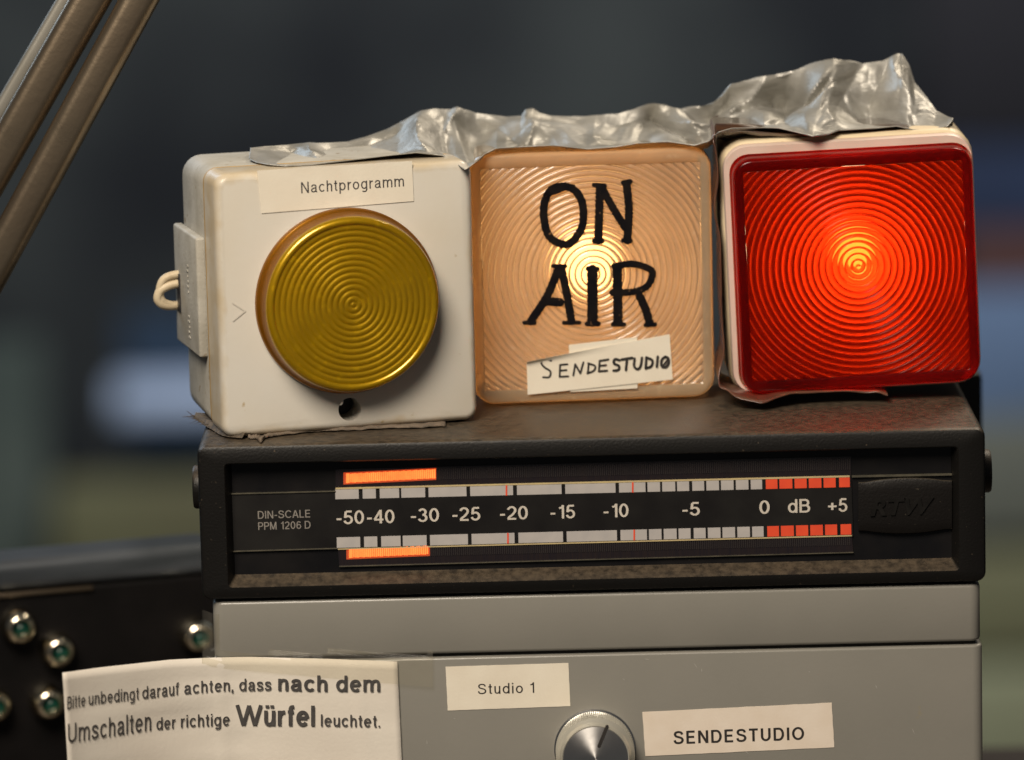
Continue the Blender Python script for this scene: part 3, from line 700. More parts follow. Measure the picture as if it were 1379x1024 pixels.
# =================================================================== white lamp with yellow round lens
YAW = R(15)
c0 = atz(474, 579, ZTOP + .0004)
MW = Matrix.Translation(c0) @ Matrix.Rotation(YAW, 4, 'Z')
WL = empty('signal_lamp', MW, 'white square signal lamp with unlit round yellow lens and cable, left on the meter', 'signal lamp')
WI = MW.inverted(); W_, H_ = .0790, .0795
hc = H_ / 2
bm = bmesh.new()
loft(bm, [(W_ - .0044, H_ - .0044, .0022, 0, 0, hc), (W_ - .0026, H_ - .0026, .0028, .0003, 0, hc), (W_ - .0012, H_ - .0012, .0034, .0010, 0, hc), (W_ - .0003, H_ - .0003, .0038, .0022, 0, hc), (W_, H_, .004, .0036, 0, hc), (W_ + .0004, H_ + .0002, .0042, .0150, 0, hc), (W_ - .001, H_ - .001, .004, .0158, 0, hc)])
cover = from_bm('cover', bm, M_white, WL, True, 50)
# real drilled hole and lens opening
fp = (MW @ Vector((0, 0, 0)), (MW.to_3x3() @ Vector((0, -1, 0))).normalized())
hcen = WI @ hit(471, 551.5, *fp)
cut = bpy.data.meshes.new('cut'); b2 = bmesh.new()
bmesh.ops.create_cone(b2, cap_ends=True, segments=40, radius1=.0035, radius2=.0035, depth=.026, matrix=Matrix.Translation(Vector((hcen.x, 0, hcen.z))) @ Matrix.Rotation(R(90), 4, 'X'))
b2.to_mesh(cut); b2.free(); co = bpy.data.objects.new('cut', cut); COL.objects.link(co); co.parent = WL
md = cover.modifiers.new('h', 'BOOLEAN'); md.object = co; md.operation = 'DIFFERENCE'; md.solver = 'EXACT'
bpy.context.view_layer.update(); dg = bpy.context.evaluated_depsgraph_get()
nm = bpy.data.meshes.new_from_object(cover.evaluated_get(dg)); cover.modifiers.clear(); cover.data = nm; bpy.data.objects.remove(co)
try: nm.set_sharp_from_angle(angle=R(40))
except Exception: pass
V, F = lathe([(.0001, .011), (.0034, .011)], 24, hcen); from_py('hole_bottom', V, F, M_hole, WL)
V, F = lathe([(.0001, .0085), (.0012, .0086), (.0013, .0105)], 16, (hcen.x - .001, 0, hcen.z + .001)); from_py('screw', V, F, M_alu, WL)
bm = bmesh.new(); loft(bm, [(W_ + .0002, H_ + .0001, .0044, .0156, 0, hc), (W_ + .0002, H_ + .0001, .0044, .0168, 0, hc)]); from_bm('seam', bm, M_seam, WL)
bm = bmesh.new(); loft(bm, [(W_ - .0008, H_ - .0008, .0045, .0166, 0, hc), (W_, H_, .005, .0174, 0, hc), (W_ - .001, H_ - .0008, .006, .0505, 0, hc), (W_ - .003, H_ - .003, .007, .0540, 0, hc), (W_ - .008, H_ - .007, .007, .0560, 0, hc)])
from_bm('housing', bm, M_whiteside, WL, True, 50)
# lens
lc = WI @ hit(467, 405, *fp); LR = .0281
prof = [(LR, .0004), (LR, -.0012), (LR - .0004, -.0018), (LR - .0012, -.0022), (LR - .0016, -.0075), (LR - .0020, -.0086), (LR - .0028, -.0092), (LR - .0036, -.0092), (LR - .0041, -.0086)]
prof = [(a, b_) for a, b_ in prof]
ring = []; pitch = .00178; nr = 13; rr0 = LR - .0046
for k in range(nr, -1, -1):
    for s_ in (.92, .78, .6, .4, .22, .08):
        r_ = (k + s_ - .5) * pitch
        if 0 < r_ < rr0: ring.append((r_, -.0082 - .00055 * math.sqrt(max(0, 1 - (2 * s_ - 1) ** 2))))
ring.append((.0001, -.0086))
M_yel = lens_mat('yellow_lens_plastic', (.80, .56, .02), (.70, .44, .008), .40, .36, 1.34, .08, 1.5, dirt=(.66, .40, .004), inner=(.95, .60, .03))
M_ambrim = lens_mat('amber_lens_rim', (.60, .24, .02), (.45, .17, .006), .35, .40, 1.3, .08, 1.4, dirt=(.32, .12, .006), inner=(.62, .28, .02))
V, F = lathe(prof + ring, 160, lc)
lens = from_py('lens', V, F, [M_yel, M_ambrim], WL, True, 60)
for p_ in lens.data.polygons:
    if p_.index < 160 * 4: p_.material_index = 1
V, F = lathe([(LR - .001, -.0003), (.0001, -.0003)], 64, lc); from_py('lens_seat', V, F, pm('lens_seat', (.55, .48, .34), (.40, .32, .2), 60, .5), WL)
# embossed pointer mark
T = [stroke([(313, 408), (330, 419)], 2.0, fp, .0002, rough=0), stroke([(330, 419), (314, 432)], 2.0, fp, .00021, rough=0)]
from_py('embossed_arrow', *merge(T), M_white, WL, False, M=WI)
# label, folded over the top edge
def nbend(u, v): return -.0012 * max(0, 1 - v * 5) ** 2
lb = quad_sheet('paper_label', [(346, 230), (554.5, 217), (557, 271), (352, 287.5)], fp, .0001, M_paper, WL, WI, n=14, bend=lambda u, v: 0)
lb['label'] = 'cream paper label printed Nachtprogramm'
v, f = put_st('Nachtprogramm', (405.5, 260.5), (543.8, 251), 15.2, fp, .00030, .105, .12)
from_py('lettering', v, f, M_print, lb, False, M=WI)
# cable clamp plate on the left side
bm = bmesh.new(); box(bm, (-W_ / 2 - .0011, .0355, .040), (.0030, .034, .0365), .0008, 3); plate = from_bm('cable_clamp', bm, M_whiteside, WL)
bm = bmesh.new()
for k in range(11): box(bm, (-W_ / 2 - .0027, .0320 + .0006 * math.sin(k * 2.3), .026 + k * .0016 + (.006 if k > 4 else 0)), (.0004, .0022 - .0008 * (k % 3), .0005), 0)
from_bm('embossed_marks', bm, M_whiteside, plate, False)
bm = bmesh.new(); box(bm, (-W_ / 2 - .00265, .0462, .0375), (.0006, .004, .012), .0002, 2); from_bm('cable_slot', bm, M_hole, plate)
for dz, r_, dd in ((.0, .0013, 0), (-.0028, .0014, .0006)):
    x0 = -W_ / 2
    pts = [(x0 + .002, .047, .0425 + dz), (x0 - .0035, .0470, .0430 + dz), (x0 - .0072 - dd, .0475, .0415 + dz), (x0 - .0084 - dd, .0480, .0375 + dz * .6), (x0 - .0072, .0485, .0345 + dz * .3), (x0 - .003, .0500, .0330), (x0 + .001, .052, .0335)]
    v, f = tube(spline(pts, 8), r_, 12); from_py('cable', v, f, M_cable, WL)

# =================================================================== middle lamp ON AIR
c1 = atz(801, 541, ZTOP + .0006)
MA = Matrix.Translation(c1) @ Matrix.Rotation(R(4), 4, 'Z')
AL = empty('signal_lamp', MA, 'lit clear square signal lamp with ON AIR hand lettered in black, in the middle', 'signal lamp')
AI = MA.inverted(); AW, AH = .0748, .0778
M_amb = lens_mat('clear_aged_lens', (.94, .89, .81), (.90, .76, .58), .36, .26, 1.30, .15, 1.9, dirt=(.62, .54, .43))
M_ambr = lens_mat('clear_aged_rim', (.90, .74, .54), (.86, .66, .42), .36, .40, 1.3, .10, 1.9, dirt=(.64, .50, .33))
square_lens('lens', M_amb, M_ambr, AW, AH, 0, AH / 2, .00190, .00060, .019, .0065, .0037, .0046, AL, (.0005, .0005))
hollow('housing', AW - .0015, AH - .0015, .006, .0175, .048, 0, AH / 2, [M_cream, pm('amber_reflector', (.78, .66, .50), (.68, .55, .40), 40, .5)], AL)
M_bulb = emis('warm_filament_bulb', (1.0, .50, .16), 8.5)
bulb(AL, (.0005, .0200, AH / 2 + .0010), .0095, M_bulb)
ap = (MA @ Vector((0, -.0008, 0)), (MA.to_3x3() @ Vector((0, -1, 0))).normalized())
def z(pts): return [(690 + a / 3.2, 230 + b_ / 3.2) for a, b_ in pts]
LT = {
 'O': [([(150, 105), (175, 77), (222, 68), (265, 82), (298, 130), (306, 200), (292, 262), (243, 316), (190, 308), (152, 272), (136, 205), (137, 145), (150, 105)], 31), ([(175, 90), (215, 74)], 28)],
 'N': [([(377, 72), (374, 180), (370, 300)], 33), ([(352, 62), (398, 66)], 18), ([(354, 303), (385, 304)], 22), ([(388, 78), (430, 155), (485, 245)], 30), ([(492, 58), (502, 170), (495, 300)], 32), ([(478, 52), (508, 47)], 20), ([(478, 301), (508, 302)], 20)],
 'A': [([(200, 420), (150, 540), (80, 648)], 32), ([(52, 655), (95, 657)], 17), ([(212, 422), (236, 540), (254, 648)], 32), ([(222, 656), (288, 655)], 16), ([(176, 411), (228, 412)], 17), ([(140, 562), (205, 567)], 34)],
 'I': [([(345, 428), (345, 650)], 42), ([(326, 422), (366, 424)], 20), ([(322, 660), (370, 660)], 20)],
 'R': [([(452, 415), (455, 650)], 37), ([(440, 412), (520, 402), (592, 425), (603, 452), (578, 500), (520, 522), (432, 526)], 27), ([(548, 540), (575, 600), (590, 652)], 33), ([(434, 662), (480, 663)], 19), ([(574, 665), (614, 663)], 18)]}
for k, (nm_, st) in enumerate(LT.items()):
    T = [stroke(z(p_), w_ / 3.2 * 1.1, ap, .00010 + .00003 * i, rough=.13, seed=k * 7 + i * 3) for i, (p_, w_) in enumerate(st)]
    from_py('letter', *merge(T), M_marker, AL, False, M=AI)
quad_sheet('tape_backing', [(766, 464.5), (858, 454), (858.5, 523), (768, 528)], ap, .0001, M_paper, AL, AI)['label'] = 'smaller paper strip behind the handwritten one'
lb = quad_sheet('paper_label', [(709, 486), (901.5, 450), (905.8, 511), (710.5, 531.5)], ap, .0004, M_paper, AL, AI, n=12, bend=lambda u, v: .0013 * max(0, 1 - v * 8) ** 2 * max(0, 1 - u * 1.6))
lb['label'] = 'cream paper strip with SENDESTUDIO in handwriting'
HW = [[(166, 818), (142, 811), (124, 826), (137, 846), (163, 864), (158, 888), (132, 889)], [(205, 836), (203, 886)], [(205, 836), (236, 833)], [(204, 861), (232, 858)], [(203, 887), (240, 885)],
      [(262, 881), (270, 833)], [(270, 833), (292, 872)], [(292, 872), (305, 825)], [(328, 829), (324, 871)], [(326, 829), (355, 840), (350, 860), (322, 872)],
      [(375, 818), (372, 862)], [(375, 818), (412, 812)], [(373, 840), (402, 836)], [(371, 863), (407, 860)], [(460, 815), (441, 811), (436, 828), (459, 841), (454, 857), (435, 860)],
      [(470, 812), (515, 805)], [(493, 810), (488, 857)], [(525, 808), (524, 842), (540, 853), (552, 838), (557, 805)], [(576, 803), (573, 850)], [(576, 803), (602, 816), (597, 840), (573, 850)], [(625, 800), (621, 843)],
      [(658, 800), (643, 812), (641, 838), (657, 845), (671, 830), (671, 808), (658, 800)]]
T = [stroke(z(p_), (8.6 if i < 14 else 11) / 3.2, ap, .00064 + .00001 * i, rough=.08, seed=i * 5) for i, p_ in enumerate(HW)]
T.append(stroke(z([(648, 838), (668, 812)]), 2.6, ap, .00088, rough=.1))
from_py('handwriting', *merge(T), M_ink, lb, False, M=AI)

# =================================================================== red lamp
RW, RH = .0730, .0725
c2 = atz(1161, 541, ZTOP + .0004)
MR = Matrix.Translation(c2 + Vector((0, 0, .0042))) @ Matrix.Rotation(R(1), 4, 'Z') @ Matrix.Rotation(R(-1.8), 4, 'Y')
RL = empty('signal_lamp', MR, 'glowing red square signal lamp in a cream housing, right on the meter', 'signal lamp')
RI = MR.inverted()
M_red = lens_mat('red_lens', (.50, .022, .004), (.80, .036, .005), .50, .04, 1.42, .06, .16, dirt=(.35, .01, .006))
M_redr = lens_mat('red_lens_rim', (.30, .004, .003), (.40, .005, .003), .45, .16, 1.3, .12, .5, dirt=(.06, .002, .002))
square_lens('lens', M_red, M_redr, RW, RH, 0, RH / 2, .00195, .00068, .0115, .0058, .0032, .0040, RL, (.0005, .0014))
hollow('housing', RW + .0046, RH + .0066, .0085, .0085, .046, -.0012, RH / 2 + .0014, [M_cream, pm('red_lit_reflector', (.26, .23, .19), (.20, .17, .14), 50, .5)], RL)
bm = bmesh.new()
loft(bm, [(RW + .0012, RH + .0012, .006, .0104, 0, RH / 2), (RW + .0012, RH + .0012, .006, .0062, 0, RH / 2), (RW + .0026, RH + .0038, .0072, .0060, -.0008, RH / 2 + .001), (RW + .0034, RH + .0048, .0075, .0072, -.0008, RH / 2 + .001), (RW + .0034, RH + .0048, .0075, .0104, -.0008, RH / 2 + .001)], False, False)
from_bm('collar', bm, pm('pinkish_translucent_collar', (.70, .55, .47), (.62, .47, .39), 60, .4), RL, True, 40)
bulb(RL, (.0010, .0130, RH / 2 + .0034), .0052, emis('bright_bulb', (1.0, .70, .34), 72))

# =================================================================== tapes
# --- silver tape over the three lamps
front = [(335, 214), (345, 219), (362, 222), (385, 224), (420, 222), (470, 216), (520, 210), (560, 206), (596, 210), (612, 219), (627, 229), (640, 219), (652, 208), (668, 200), (700, 198), (745, 196), (790, 201), (830, 198), (860, 193), (900, 191), (935, 196), (955, 190), (968, 178), (985, 173), (1020, 172), (1050, 173), (1070, 178), (1095, 184.5), (1115, 182), (1130, 176), (1180, 173), (1208, 170), (1230, 175), (1258, 174), (1276, 170), (1282, 163)]
back = [(335, 200), (350, 198), (400, 194), (465, 191), (480, 188), (520, 174), (545, 161), (565, 150), (585, 146), (605, 148), (613, 145), (640, 152), (680, 158), (700, 157), (706, 148), (716, 146), (724, 152), (740, 156), (780, 157), (830, 153), (850, 147), (870, 139), (880, 138), (900, 144), (915, 147), (940, 143), (960, 136), (970, 128), (982, 113), (1000, 108), (1040, 100), (1080, 91), (1108, 81), (1120, 79), (1160, 86), (1186, 83), (1206, 73), (1213, 73), (1222, 87), (1229, 110), (1245, 130), (1258, 149), (1275, 158), (1282, 160)]
ztw = (MW @ Vector((0, 0, H_))).z + .0006
yf = [(335, .036), (345, .030), (362, .024), (385, .022), (420, .024), (520, .032), (600, .036), (612, .030), (627, .024), (640, .036), (652, .050), (700, .053), (900, .056), (955, .053), (968, .049), (985, .050), (1050, .052), (1095, .046), (1130, .053), (1282, .057)]
yb = [(335, .050), (400, .062), (480, .070), (560, .080), (640, .085), (900, .088), (980, .085), (1120, .084), (1210, .088), (1240, .078), (1282, .062)]
TP = bmesh.new(); NU, NV = 560, 48
rows = []
for j in range(NV + 9):
    row = []
    for i in range(NU + 1):
        px = 335 + (1282 - 335) * i / NU
        fy, ky = lerp_tab(front, px), lerp_tab(back, px)
        a = at(px, fy, lerp_tab(yf, px)); b_ = at(px + 2, ky, lerp_tab(yb, px))
        v_ = j / NV
        if v_ <= 1:
            q = a.lerp(b_, v_)
            q.z -= .0020 * math.sin(math.pi * v_) * min(1, max(0, (b_.z - a.z) / .01))
            env = min(1, v_ * 5) * min(1, (1 - v_) * 5 + .15) * min(1, (i / NU) * 12) * min(1, (1 - i / NU) * 10 + .1)
            hgt = max(.10, min(1, (fy - ky) / 60)) * (1 - .45 * min(1, max(0, (px - 630) / 50)) * min(1, max(0, (985 - px) / 70))); cr = 0
            w1 = noise.noise(Vector((px * .012, v_ * 1.3, 9))); w2 = noise.noise(Vector((px * .012, v_ * 1.3, 29)))
            cr = .95 * (facet(px / 64 + v_ * .7 + w1 * .8, v_ * 1.5 + w2 * .8) - .5) + .20 * (facet(px / 27 + v_ * 1.1 + w1 * 2, v_ * 3.6 + w2 * 2, 5) - .5) + .035 * (facet(px / 9, v_ * 9 + w2 * 3, 8) - .5)
            q += Vector((0, -.0125 * cr * hgt, .0060 * cr * hgt)) * env
            # one long diagonal fold rising from the lamp corner to the summit
            ln = abs((px - 975) / 150 - v_ * 1.0)
            q.y -= .0055 * max(0, 1 - ln * 4) * env
            ln = abs((px - 618) / 40 + v_ * .9 - .5)
            q.z += .0015 * max(0, 1 - ln * 3) * env
        else:
            e = (v_ - 1) * NV / 8
            q = b_ + Vector((0, .012 * e, -.018 * e * e - .002 * e)) + Vector((0, .001, .001)) * noise.noise(Vector((px * .03, e * 2, 8)))
            q.z = max(q.z, ztw - .004) if px < 1000 else q.z
        row.append(TP.verts.new(q))
    rows.append(row)
for a, b_ in zip(rows, rows[1:]):
    for i in range(NU): TP.faces.new((a[i], a[i + 1], b_[i + 1], b_[i]))
bmesh.ops.recalc_face_normals(TP, faces=TP.faces[:])
M_tape, t, b = nt('silver_cloth_tape'); N = t.nodes; L = t.links
b.inputs['Metallic'].default_value = .50; b.inputs['Roughness'].default_value = .4
tcn = N.new('ShaderNodeTexCoord'); nz = N.new('ShaderNodeTexNoise'); nz.inputs['Scale'].default_value = 75; nz.inputs['Detail'].default_value = 8; L.new(tcn.outputs['Object'], nz.inputs['Vector'])
rp = N.new('ShaderNodeValToRGB'); rp.color_ramp.elements[0].position = .3; rp.color_ramp.elements[1].position = .72; rp.color_ramp.elements[0].color = (.24, .23, .20, 1); rp.color_ramp.elements[1].color = (.46, .45, .42, 1)
L.new(nz.outputs['Fac'], rp.inputs[0]); L.new(rp.outputs[0], b.inputs['Base Color'])
mr = N.new('ShaderNodeMapRange'); mr.inputs[3].default_value = .38; mr.inputs[4].default_value = .56; L.new(nz.outputs['Fac'], mr.inputs[0]); L.new(mr.outputs[0], b.inputs['Roughness'])
mp = N.new('ShaderNodeMapping'); mp.inputs['Scale'].default_value = (.5, 1, 2.2); L.new(tcn.outputs['Object'], mp.inputs[0])
n2 = N.new('ShaderNodeTexNoise'); n2.inputs['Scale'].default_value = 330; n2.inputs['Detail'].default_value = 5; n2.inputs['Distortion'].default_value = .8; L.new(mp.outputs[0], n2.inputs['Vector'])
n3 = N.new('ShaderNodeTexVoronoi'); n3.feature = 'DISTANCE_TO_EDGE'; n3.inputs['Scale'].default_value = 130; L.new(mp.outputs[0], n3.inputs['Vector'])
ma = N.new('ShaderNodeMath'); ma.operation = 'MULTIPLY_ADD'; ma.inputs[1].default_value = .5; L.new(n3.outputs['Distance'], ma.inputs[0]); L.new(n2.outputs['Fac'], ma.inputs[2])
bp = N.new('ShaderNodeBump'); bp.inputs['Strength'].default_value = .32; bp.inputs['Distance'].default_value = .0009; L.new(ma.outputs[0], bp.inputs['Height']); L.new(bp.outputs[0], b.inputs['Normal'])
tp = from_bm('silver_tape', TP, M_tape, None, True, 30, recalc=False)
tag(tp, 'crumpled silver cloth tape stretched over the tops of the three lamps', 'tape')
md = tp.modifiers.new('thick', 'SOLIDIFY'); md.thickness = .0003; md.offset = 0

# --- brown film wrapped round the red lamp's left edge and curled under it
M_film = pm('brown_packing_tape', (.10, .045, .02), (.06, .03, .02), 120, .12, coat=.8, bump=.3, bscale=200)
rp_ = lambda px, py, y: at(px, py, y)
yR = c2.y
pts = [(972, 172, yR + .012), (962, 178, yR + .008), (961, 190, yR + .004), (966, 230, yR + .004), (962, 280, yR + .005), (969, 330, yR + .005), (970, 400, yR + .005), (974, 470, yR + .003), (967, 505, yR + .001), (970, 521, yR - .002), (985, 531, yR - .006), (1015, 542, yR - .009), (1030, 542.5, yR - .0095), (1050, 535, yR - .006), (1080, 529.5, yR - .002), (1130, 528, yR), (1175, 528, yR), (1195, 533, yR - .003)]
C = spline([at(*p_) for p_ in pts], 10)
bm = bmesh.new(); rows = []
for k, q in enumerate(C):
    t_ = k / len(C); wob = .0006 * noise.noise(Vector((k * .13, 2, 0)))
    rows.append([bm.verts.new(q + Vector((wob, -.0008, wob))), bm.verts.new(q + Vector((wob + .0002, .004, 0))), bm.verts.new(q + Vector((0, .014, .0004))), bm.verts.new(q + Vector((0, .026, .0006)))])
for a, b_ in zip(rows, rows[1:]):
    for i in range(3): bm.faces.new((a[i], a[i + 1], b_[i + 1], b_[i]))
fl = from_bm('packing_tape', bm, pm('film_edge', (.13, .06, .035), (.07, .03, .02), 150, .3, coat=.3), None, True, 60)
md = fl.modifiers.new('thick', 'SOLIDIFY'); md.thickness = .00035
tag(fl, 'brown tape round the left edge of the red lamp, curling out below it', 'tape')
# dark glossy piece over the red lamp's top left corner
pts = [(963, 184, .054), (963, 176, .053), (972, 173.5, .053), (1010, 174.5, .054), (1070, 179, .055), (1140, 177.5, .056), (1200, 174, .057), (1225, 175, .058)]
C = spline([at(*p_) for p_ in pts], 10); bm = bmesh.new(); rows = []
for k, q in enumerate(C):
    dn = .0020 + .0006 * noise.noise(Vector((k * .2, 5, 1))) if k > 14 else .0035
    rows.append([bm.verts.new(q + Vector((0, -.0005, -dn * (1 - k / len(C) * .6)))), bm.verts.new(q + Vector((0, -.0012, -.0003))), bm.verts.new(q + Vector((0, .004, .0008))), bm.verts.new(q + Vector((0, .02, .001)))])
for a, b_ in zip(rows, rows[1:]):
    for i in range(3): bm.faces.new((a[i], a[i + 1], b_[i + 1], b_[i]))
fl = from_bm('packing_tape', bm, M_film, None, True, 60); md = fl.modifiers.new('thick', 'SOLIDIFY'); md.thickness = .0003
tag(fl, 'dark glossy brown tape on top of the red lamp under the silver tape', 'tape')
# --- torn tape edge under the white lamp
C = spline([atz(a, b_, ZTOP + .0003) for a, b_ in ((334, 590), (345, 591), (352, 595), (360, 589), (390, 585), (430, 581), (470, 580), (520, 577), (560, 576.5), (600, 574))], 12)
bm = bmesh.new(); rows = []
for k, q in enumerate(C):
    n_ = noise.noise(Vector((k * .31, 0, 0))); n2_ = noise.noise(Vector((k * .9, 4, 0)))
    w_ = (.0011 if k < 40 else .0006) * (1 + .8 * n2_)
    if 16 < k < 34: w_ *= 1.8
    rows.append([bm.verts.new(q + Vector((0, -w_, .0002 + .0003 * n_))), bm.verts.new(q + Vector((0, 0, .0009 + .0005 * n_))), bm.verts.new(q + Vector((0, .012, .00001)))])
for a, b_ in zip(rows, rows[1:]):
    for i in range(2): bm.faces.new((a[i], a[i + 1], b_[i + 1], b_[i]))
fl = from_bm('torn_tape', bm, pm('torn_tape_paper', (.16, .12, .085), (.10, .08, .06), 500, .8, bump=.5), None, True, 60); md = fl.modifiers.new('thick', 'SOLIDIFY'); md.thickness = .0002
tag(fl, 'torn strip of old tape squashed under the front edge of the white lamp', 'tape')
# frayed black tape at the lamp's rear left foot
C = spline([atz(a, b_, ZTOP + .0004) for a, b_ in ((264, 562), (275, 570), (290, 579), (305, 587), (330, 590))], 10)
bm = bmesh.new(); rows = []
for k, q in enumerate(C):
    w_ = .0012 * (1 + .6 * noise.noise(Vector((k * .8, 1, 0))))
    rows.append([bm.verts.new(q + Vector((-w_ * .7, -w_, .0002))), bm.verts.new(q + Vector((0, 0, .0016))), bm.verts.new(q + Vector((.006, .004, .0002)))])
for a, b_ in zip(rows, rows[1:]):
    for i in range(2): bm.faces.new((a[i], a[i + 1], b_[i + 1], b_[i]))
for k in range(26):
    q = C[rnd.randrange(0, 18)] + Vector((-.001, -.001, .001)); d_ = Vector((rnd.uniform(-1, .2), rnd.uniform(-1, .3), rnd.uniform(-.2, .5))).normalized() * rnd.uniform(.001, .004)
    s_ = Vector((0, 0, .00010)); bm.faces.new([bm.verts.new(x) for x in (q - s_, q + s_, q + d_ + s_ * .3, q + d_ - s_ * .3)])
tag(from_bm('frayed_tape', bm, pm('frayed_black_tape', (.05, .04, .03), (.12, .09, .06), 600, .8, bump=.5), None, True, 60), 'frayed dark tape under the rear left foot of the white lamp', 'tape')

# =================================================================== paper note
TLT = math.tan(R(3.1))
fwd = [(60, .036), (84, .030), (134, .0213), (180, .0142), (227, .0080), (260, .0048), (292, .0023), (320, .0008), (345, .0003), (560, .0003)]
def note_y(px): 
    return gy - .0008 - lerp_tab(fwd, px)
# smooth the table
_s = [(x, sum(note_y(x + d) for d in range(-24, 25, 4)) / 13) for x in range(60, 580, 4)]
def ny(px): return lerp_tab(_s, px)
zr = at(345, 884.8, gy - .0011).z
xr = at(345, 884.8, gy - .0011).x
def note_pt(px, drop, off=0.0):
    y = ny(px); q = at(px, lerp_tab([(60, 909), (84, 906), (134, 899), (227, 889), (292, 885.6), (337, 884.8), (447, 887.6), (536, 891)], px), y)
    off += .0004 * math.exp(-abs(px - 478 - drop * 300) / 5) + .0004 * math.exp(-abs(px - 296) / 7)
    return Vector((q.x + drop * .018, q.y - off, q.z - drop))
bm = bmesh.new(); rows = []
for j in range(25):
    row = []
    for i in range(61):
        px = 84 + (535 - 84) * i / 60
        dr = .062 * j / 24; q = note_pt(px, dr, .0007 * noise.noise(Vector((px * .006, 3, dr / S * .055))) * (1 if px < 330 else .25))
        row.append(bm.verts.new(q))
    rows.append(row)
for a, b_ in zip(rows, rows[1:]):
    for i in range(60): bm.faces.new((a[i], a[i + 1], b_[i + 1], b_[i]))
note = from_bm('paper_note', bm, M_paper2, None, True, 60); md = note.modifiers.new('thick', 'SOLIDIFY'); md.thickness = .00012
tag(note, 'white paper note in German taped to the grey box, its left half curling forward', 'paper note')
L1 = [(84, 958), (91, 955.5), (125, 949), (187, 942), (240, 935.5), (300, 931), (365, 930), (440, 931.5), (512, 931.5)]
L2 = [(84, 1003), (91, 1001), (150, 992), (203, 984), (250, 979.5), (310, 977), (425, 978), (512, 979.5)]
T = []
def note_noise(u, j): return .0007 * noise.noise(Vector((u * .006, 3, j * .055))) * (1 if u < 330 else .25)
def note_word(s, x0, x1, base, cap, wt):
    v, f, W = stext(s, wt, .11)
    out = []
    for x, y, zl in v:
        px = x0 + (x1 - x0) * x / W; py = lerp_tab(base, px) - y * cap
        u, dr = px, (py - 888) * S
        for _ in range(5):
            q = note_pt(u, dr, note_noise(u, dr / S) + .0006 + zl); a_, b_ = project(q); u += px - a_; dr += (py - b_) * S
        out.append(note_pt(u, dr, note_noise(u, dr / S) + .0006 + zl))
    T.append((out, f))
for a in (('Bitte', 90.5, 115, L1, 17, .12), ('unbedingt', 119.5, 187, L1, 16.5, .12), ('darauf', 191.5, 241, L1, 16.5, .13), ('achten,', 248, 314.5, L1, 16, .13), ('dass', 322, 365.5, L1, 16.5, .13), ('nach', 374.5, 441, L1, 21.5, .15), ('dem', 452.5, 512, L1, 21.5, .15),
          ('Umschalten', 91.5, 203.5, L2, 26, .115), ('der', 210.5, 236.5, L2, 16.5, .13), ('richtige', 243.5, 309.5, L2, 16.5, .13), ('Würfel', 317, 424, L2, 27.5, .165), ('leuchtet.', 432, 512, L2, 16.0, .13)):
    note_word(*a)
from_py('lettering', *merge(T), M_print, note, False)
# clear adhesive tape holding the note, folded round the box's left edge
m, t, b = nt('clear_tape'); b.inputs['Roughness'].default_value = .12; b.inputs['Base Color'].default_value = (.85, .80, .70, 1)
tr = t.nodes.new('ShaderNodeBsdfTransparent'); tr.inputs[0].default_value = (.93, .92, .88, 1); mx = t.nodes.new('ShaderNodeMixShader')
nz = t.nodes.new('ShaderNodeTexNoise'); nz.inputs['Scale'].default_value = 160; tcn = t.nodes.new('ShaderNodeTexCoord'); t.links.new(tcn.outputs['Object'], nz.inputs['Vector'])
mr = t.nodes.new('ShaderNodeMapRange'); mr.inputs[3].default_value = .02; mr.inputs[4].default_value = .07; t.links.new(nz.outputs['Fac'], mr.inputs[0]); t.links.new(mr.outputs[0], mx.inputs[0])
t.links.new(tr.outputs[0], mx.inputs[1]); t.links.new(b.outputs[0], mx.inputs[2]); t.links.new(mx.outputs[0], t.nodes['Material Output'].inputs[0])
b.inputs['Specular IOR Level'].default_value = .8
bpn = t.nodes.new('ShaderNodeBump'); bpn.inputs['Strength'].default_value = .4; bpn.inputs['Distance'].default_value = .0006; t.links.new(nz.outputs['Fac'], bpn.inputs['Height']); t.links.new(bpn.outputs[0], b.inputs['Normal'])
bm = bmesh.new(); rows = []
path = [(273, .014), (272, .006), (275, .002), (285, -.0002), (300, .0026), (330, .0030), (400, .0032), (480, .0033), (570, .0034), (583, .0034)]
for (px, yy) in path:
    row = []
    for j in range(9):
        py = (822 if px < 285 else 826) + (px - 273) * (.09 if px > 285 else 0) + (894 - 822) * j / 8
        y2 = yy
        if py > 880: y2 = min(yy, ny(px) - .0005)
        row.append(bm.verts.new(at(px, py, y2) + Vector((0, -.0004 * noise.noise(Vector((px * .05, j, 0))), 0))))
    rows.append(row)
for a, b_ in zip(rows, rows[1:]):
    for i in range(8): bm.faces.new((a[i], a[i + 1], b_[i + 1], b_[i]))
tag(from_bm('clear_tape', bm, m, None, True, 80), 'shiny clear tape holding the note to the left corner of the grey box', 'tape')

# =================================================================== things behind
# black block behind the meter on the right
bm = bmesh.new(); a = at(1322, 520, .15); top = at(1322, 500, .15).z
box(bm, (a.x - .016, .162, (ZG + top) / 2), (.032, .03, top - ZG), .002)
bm2 = from_bm('power_supply', bm, M_black); tag(bm2, 'small black block standing behind the right end of the meter', 'power supply')

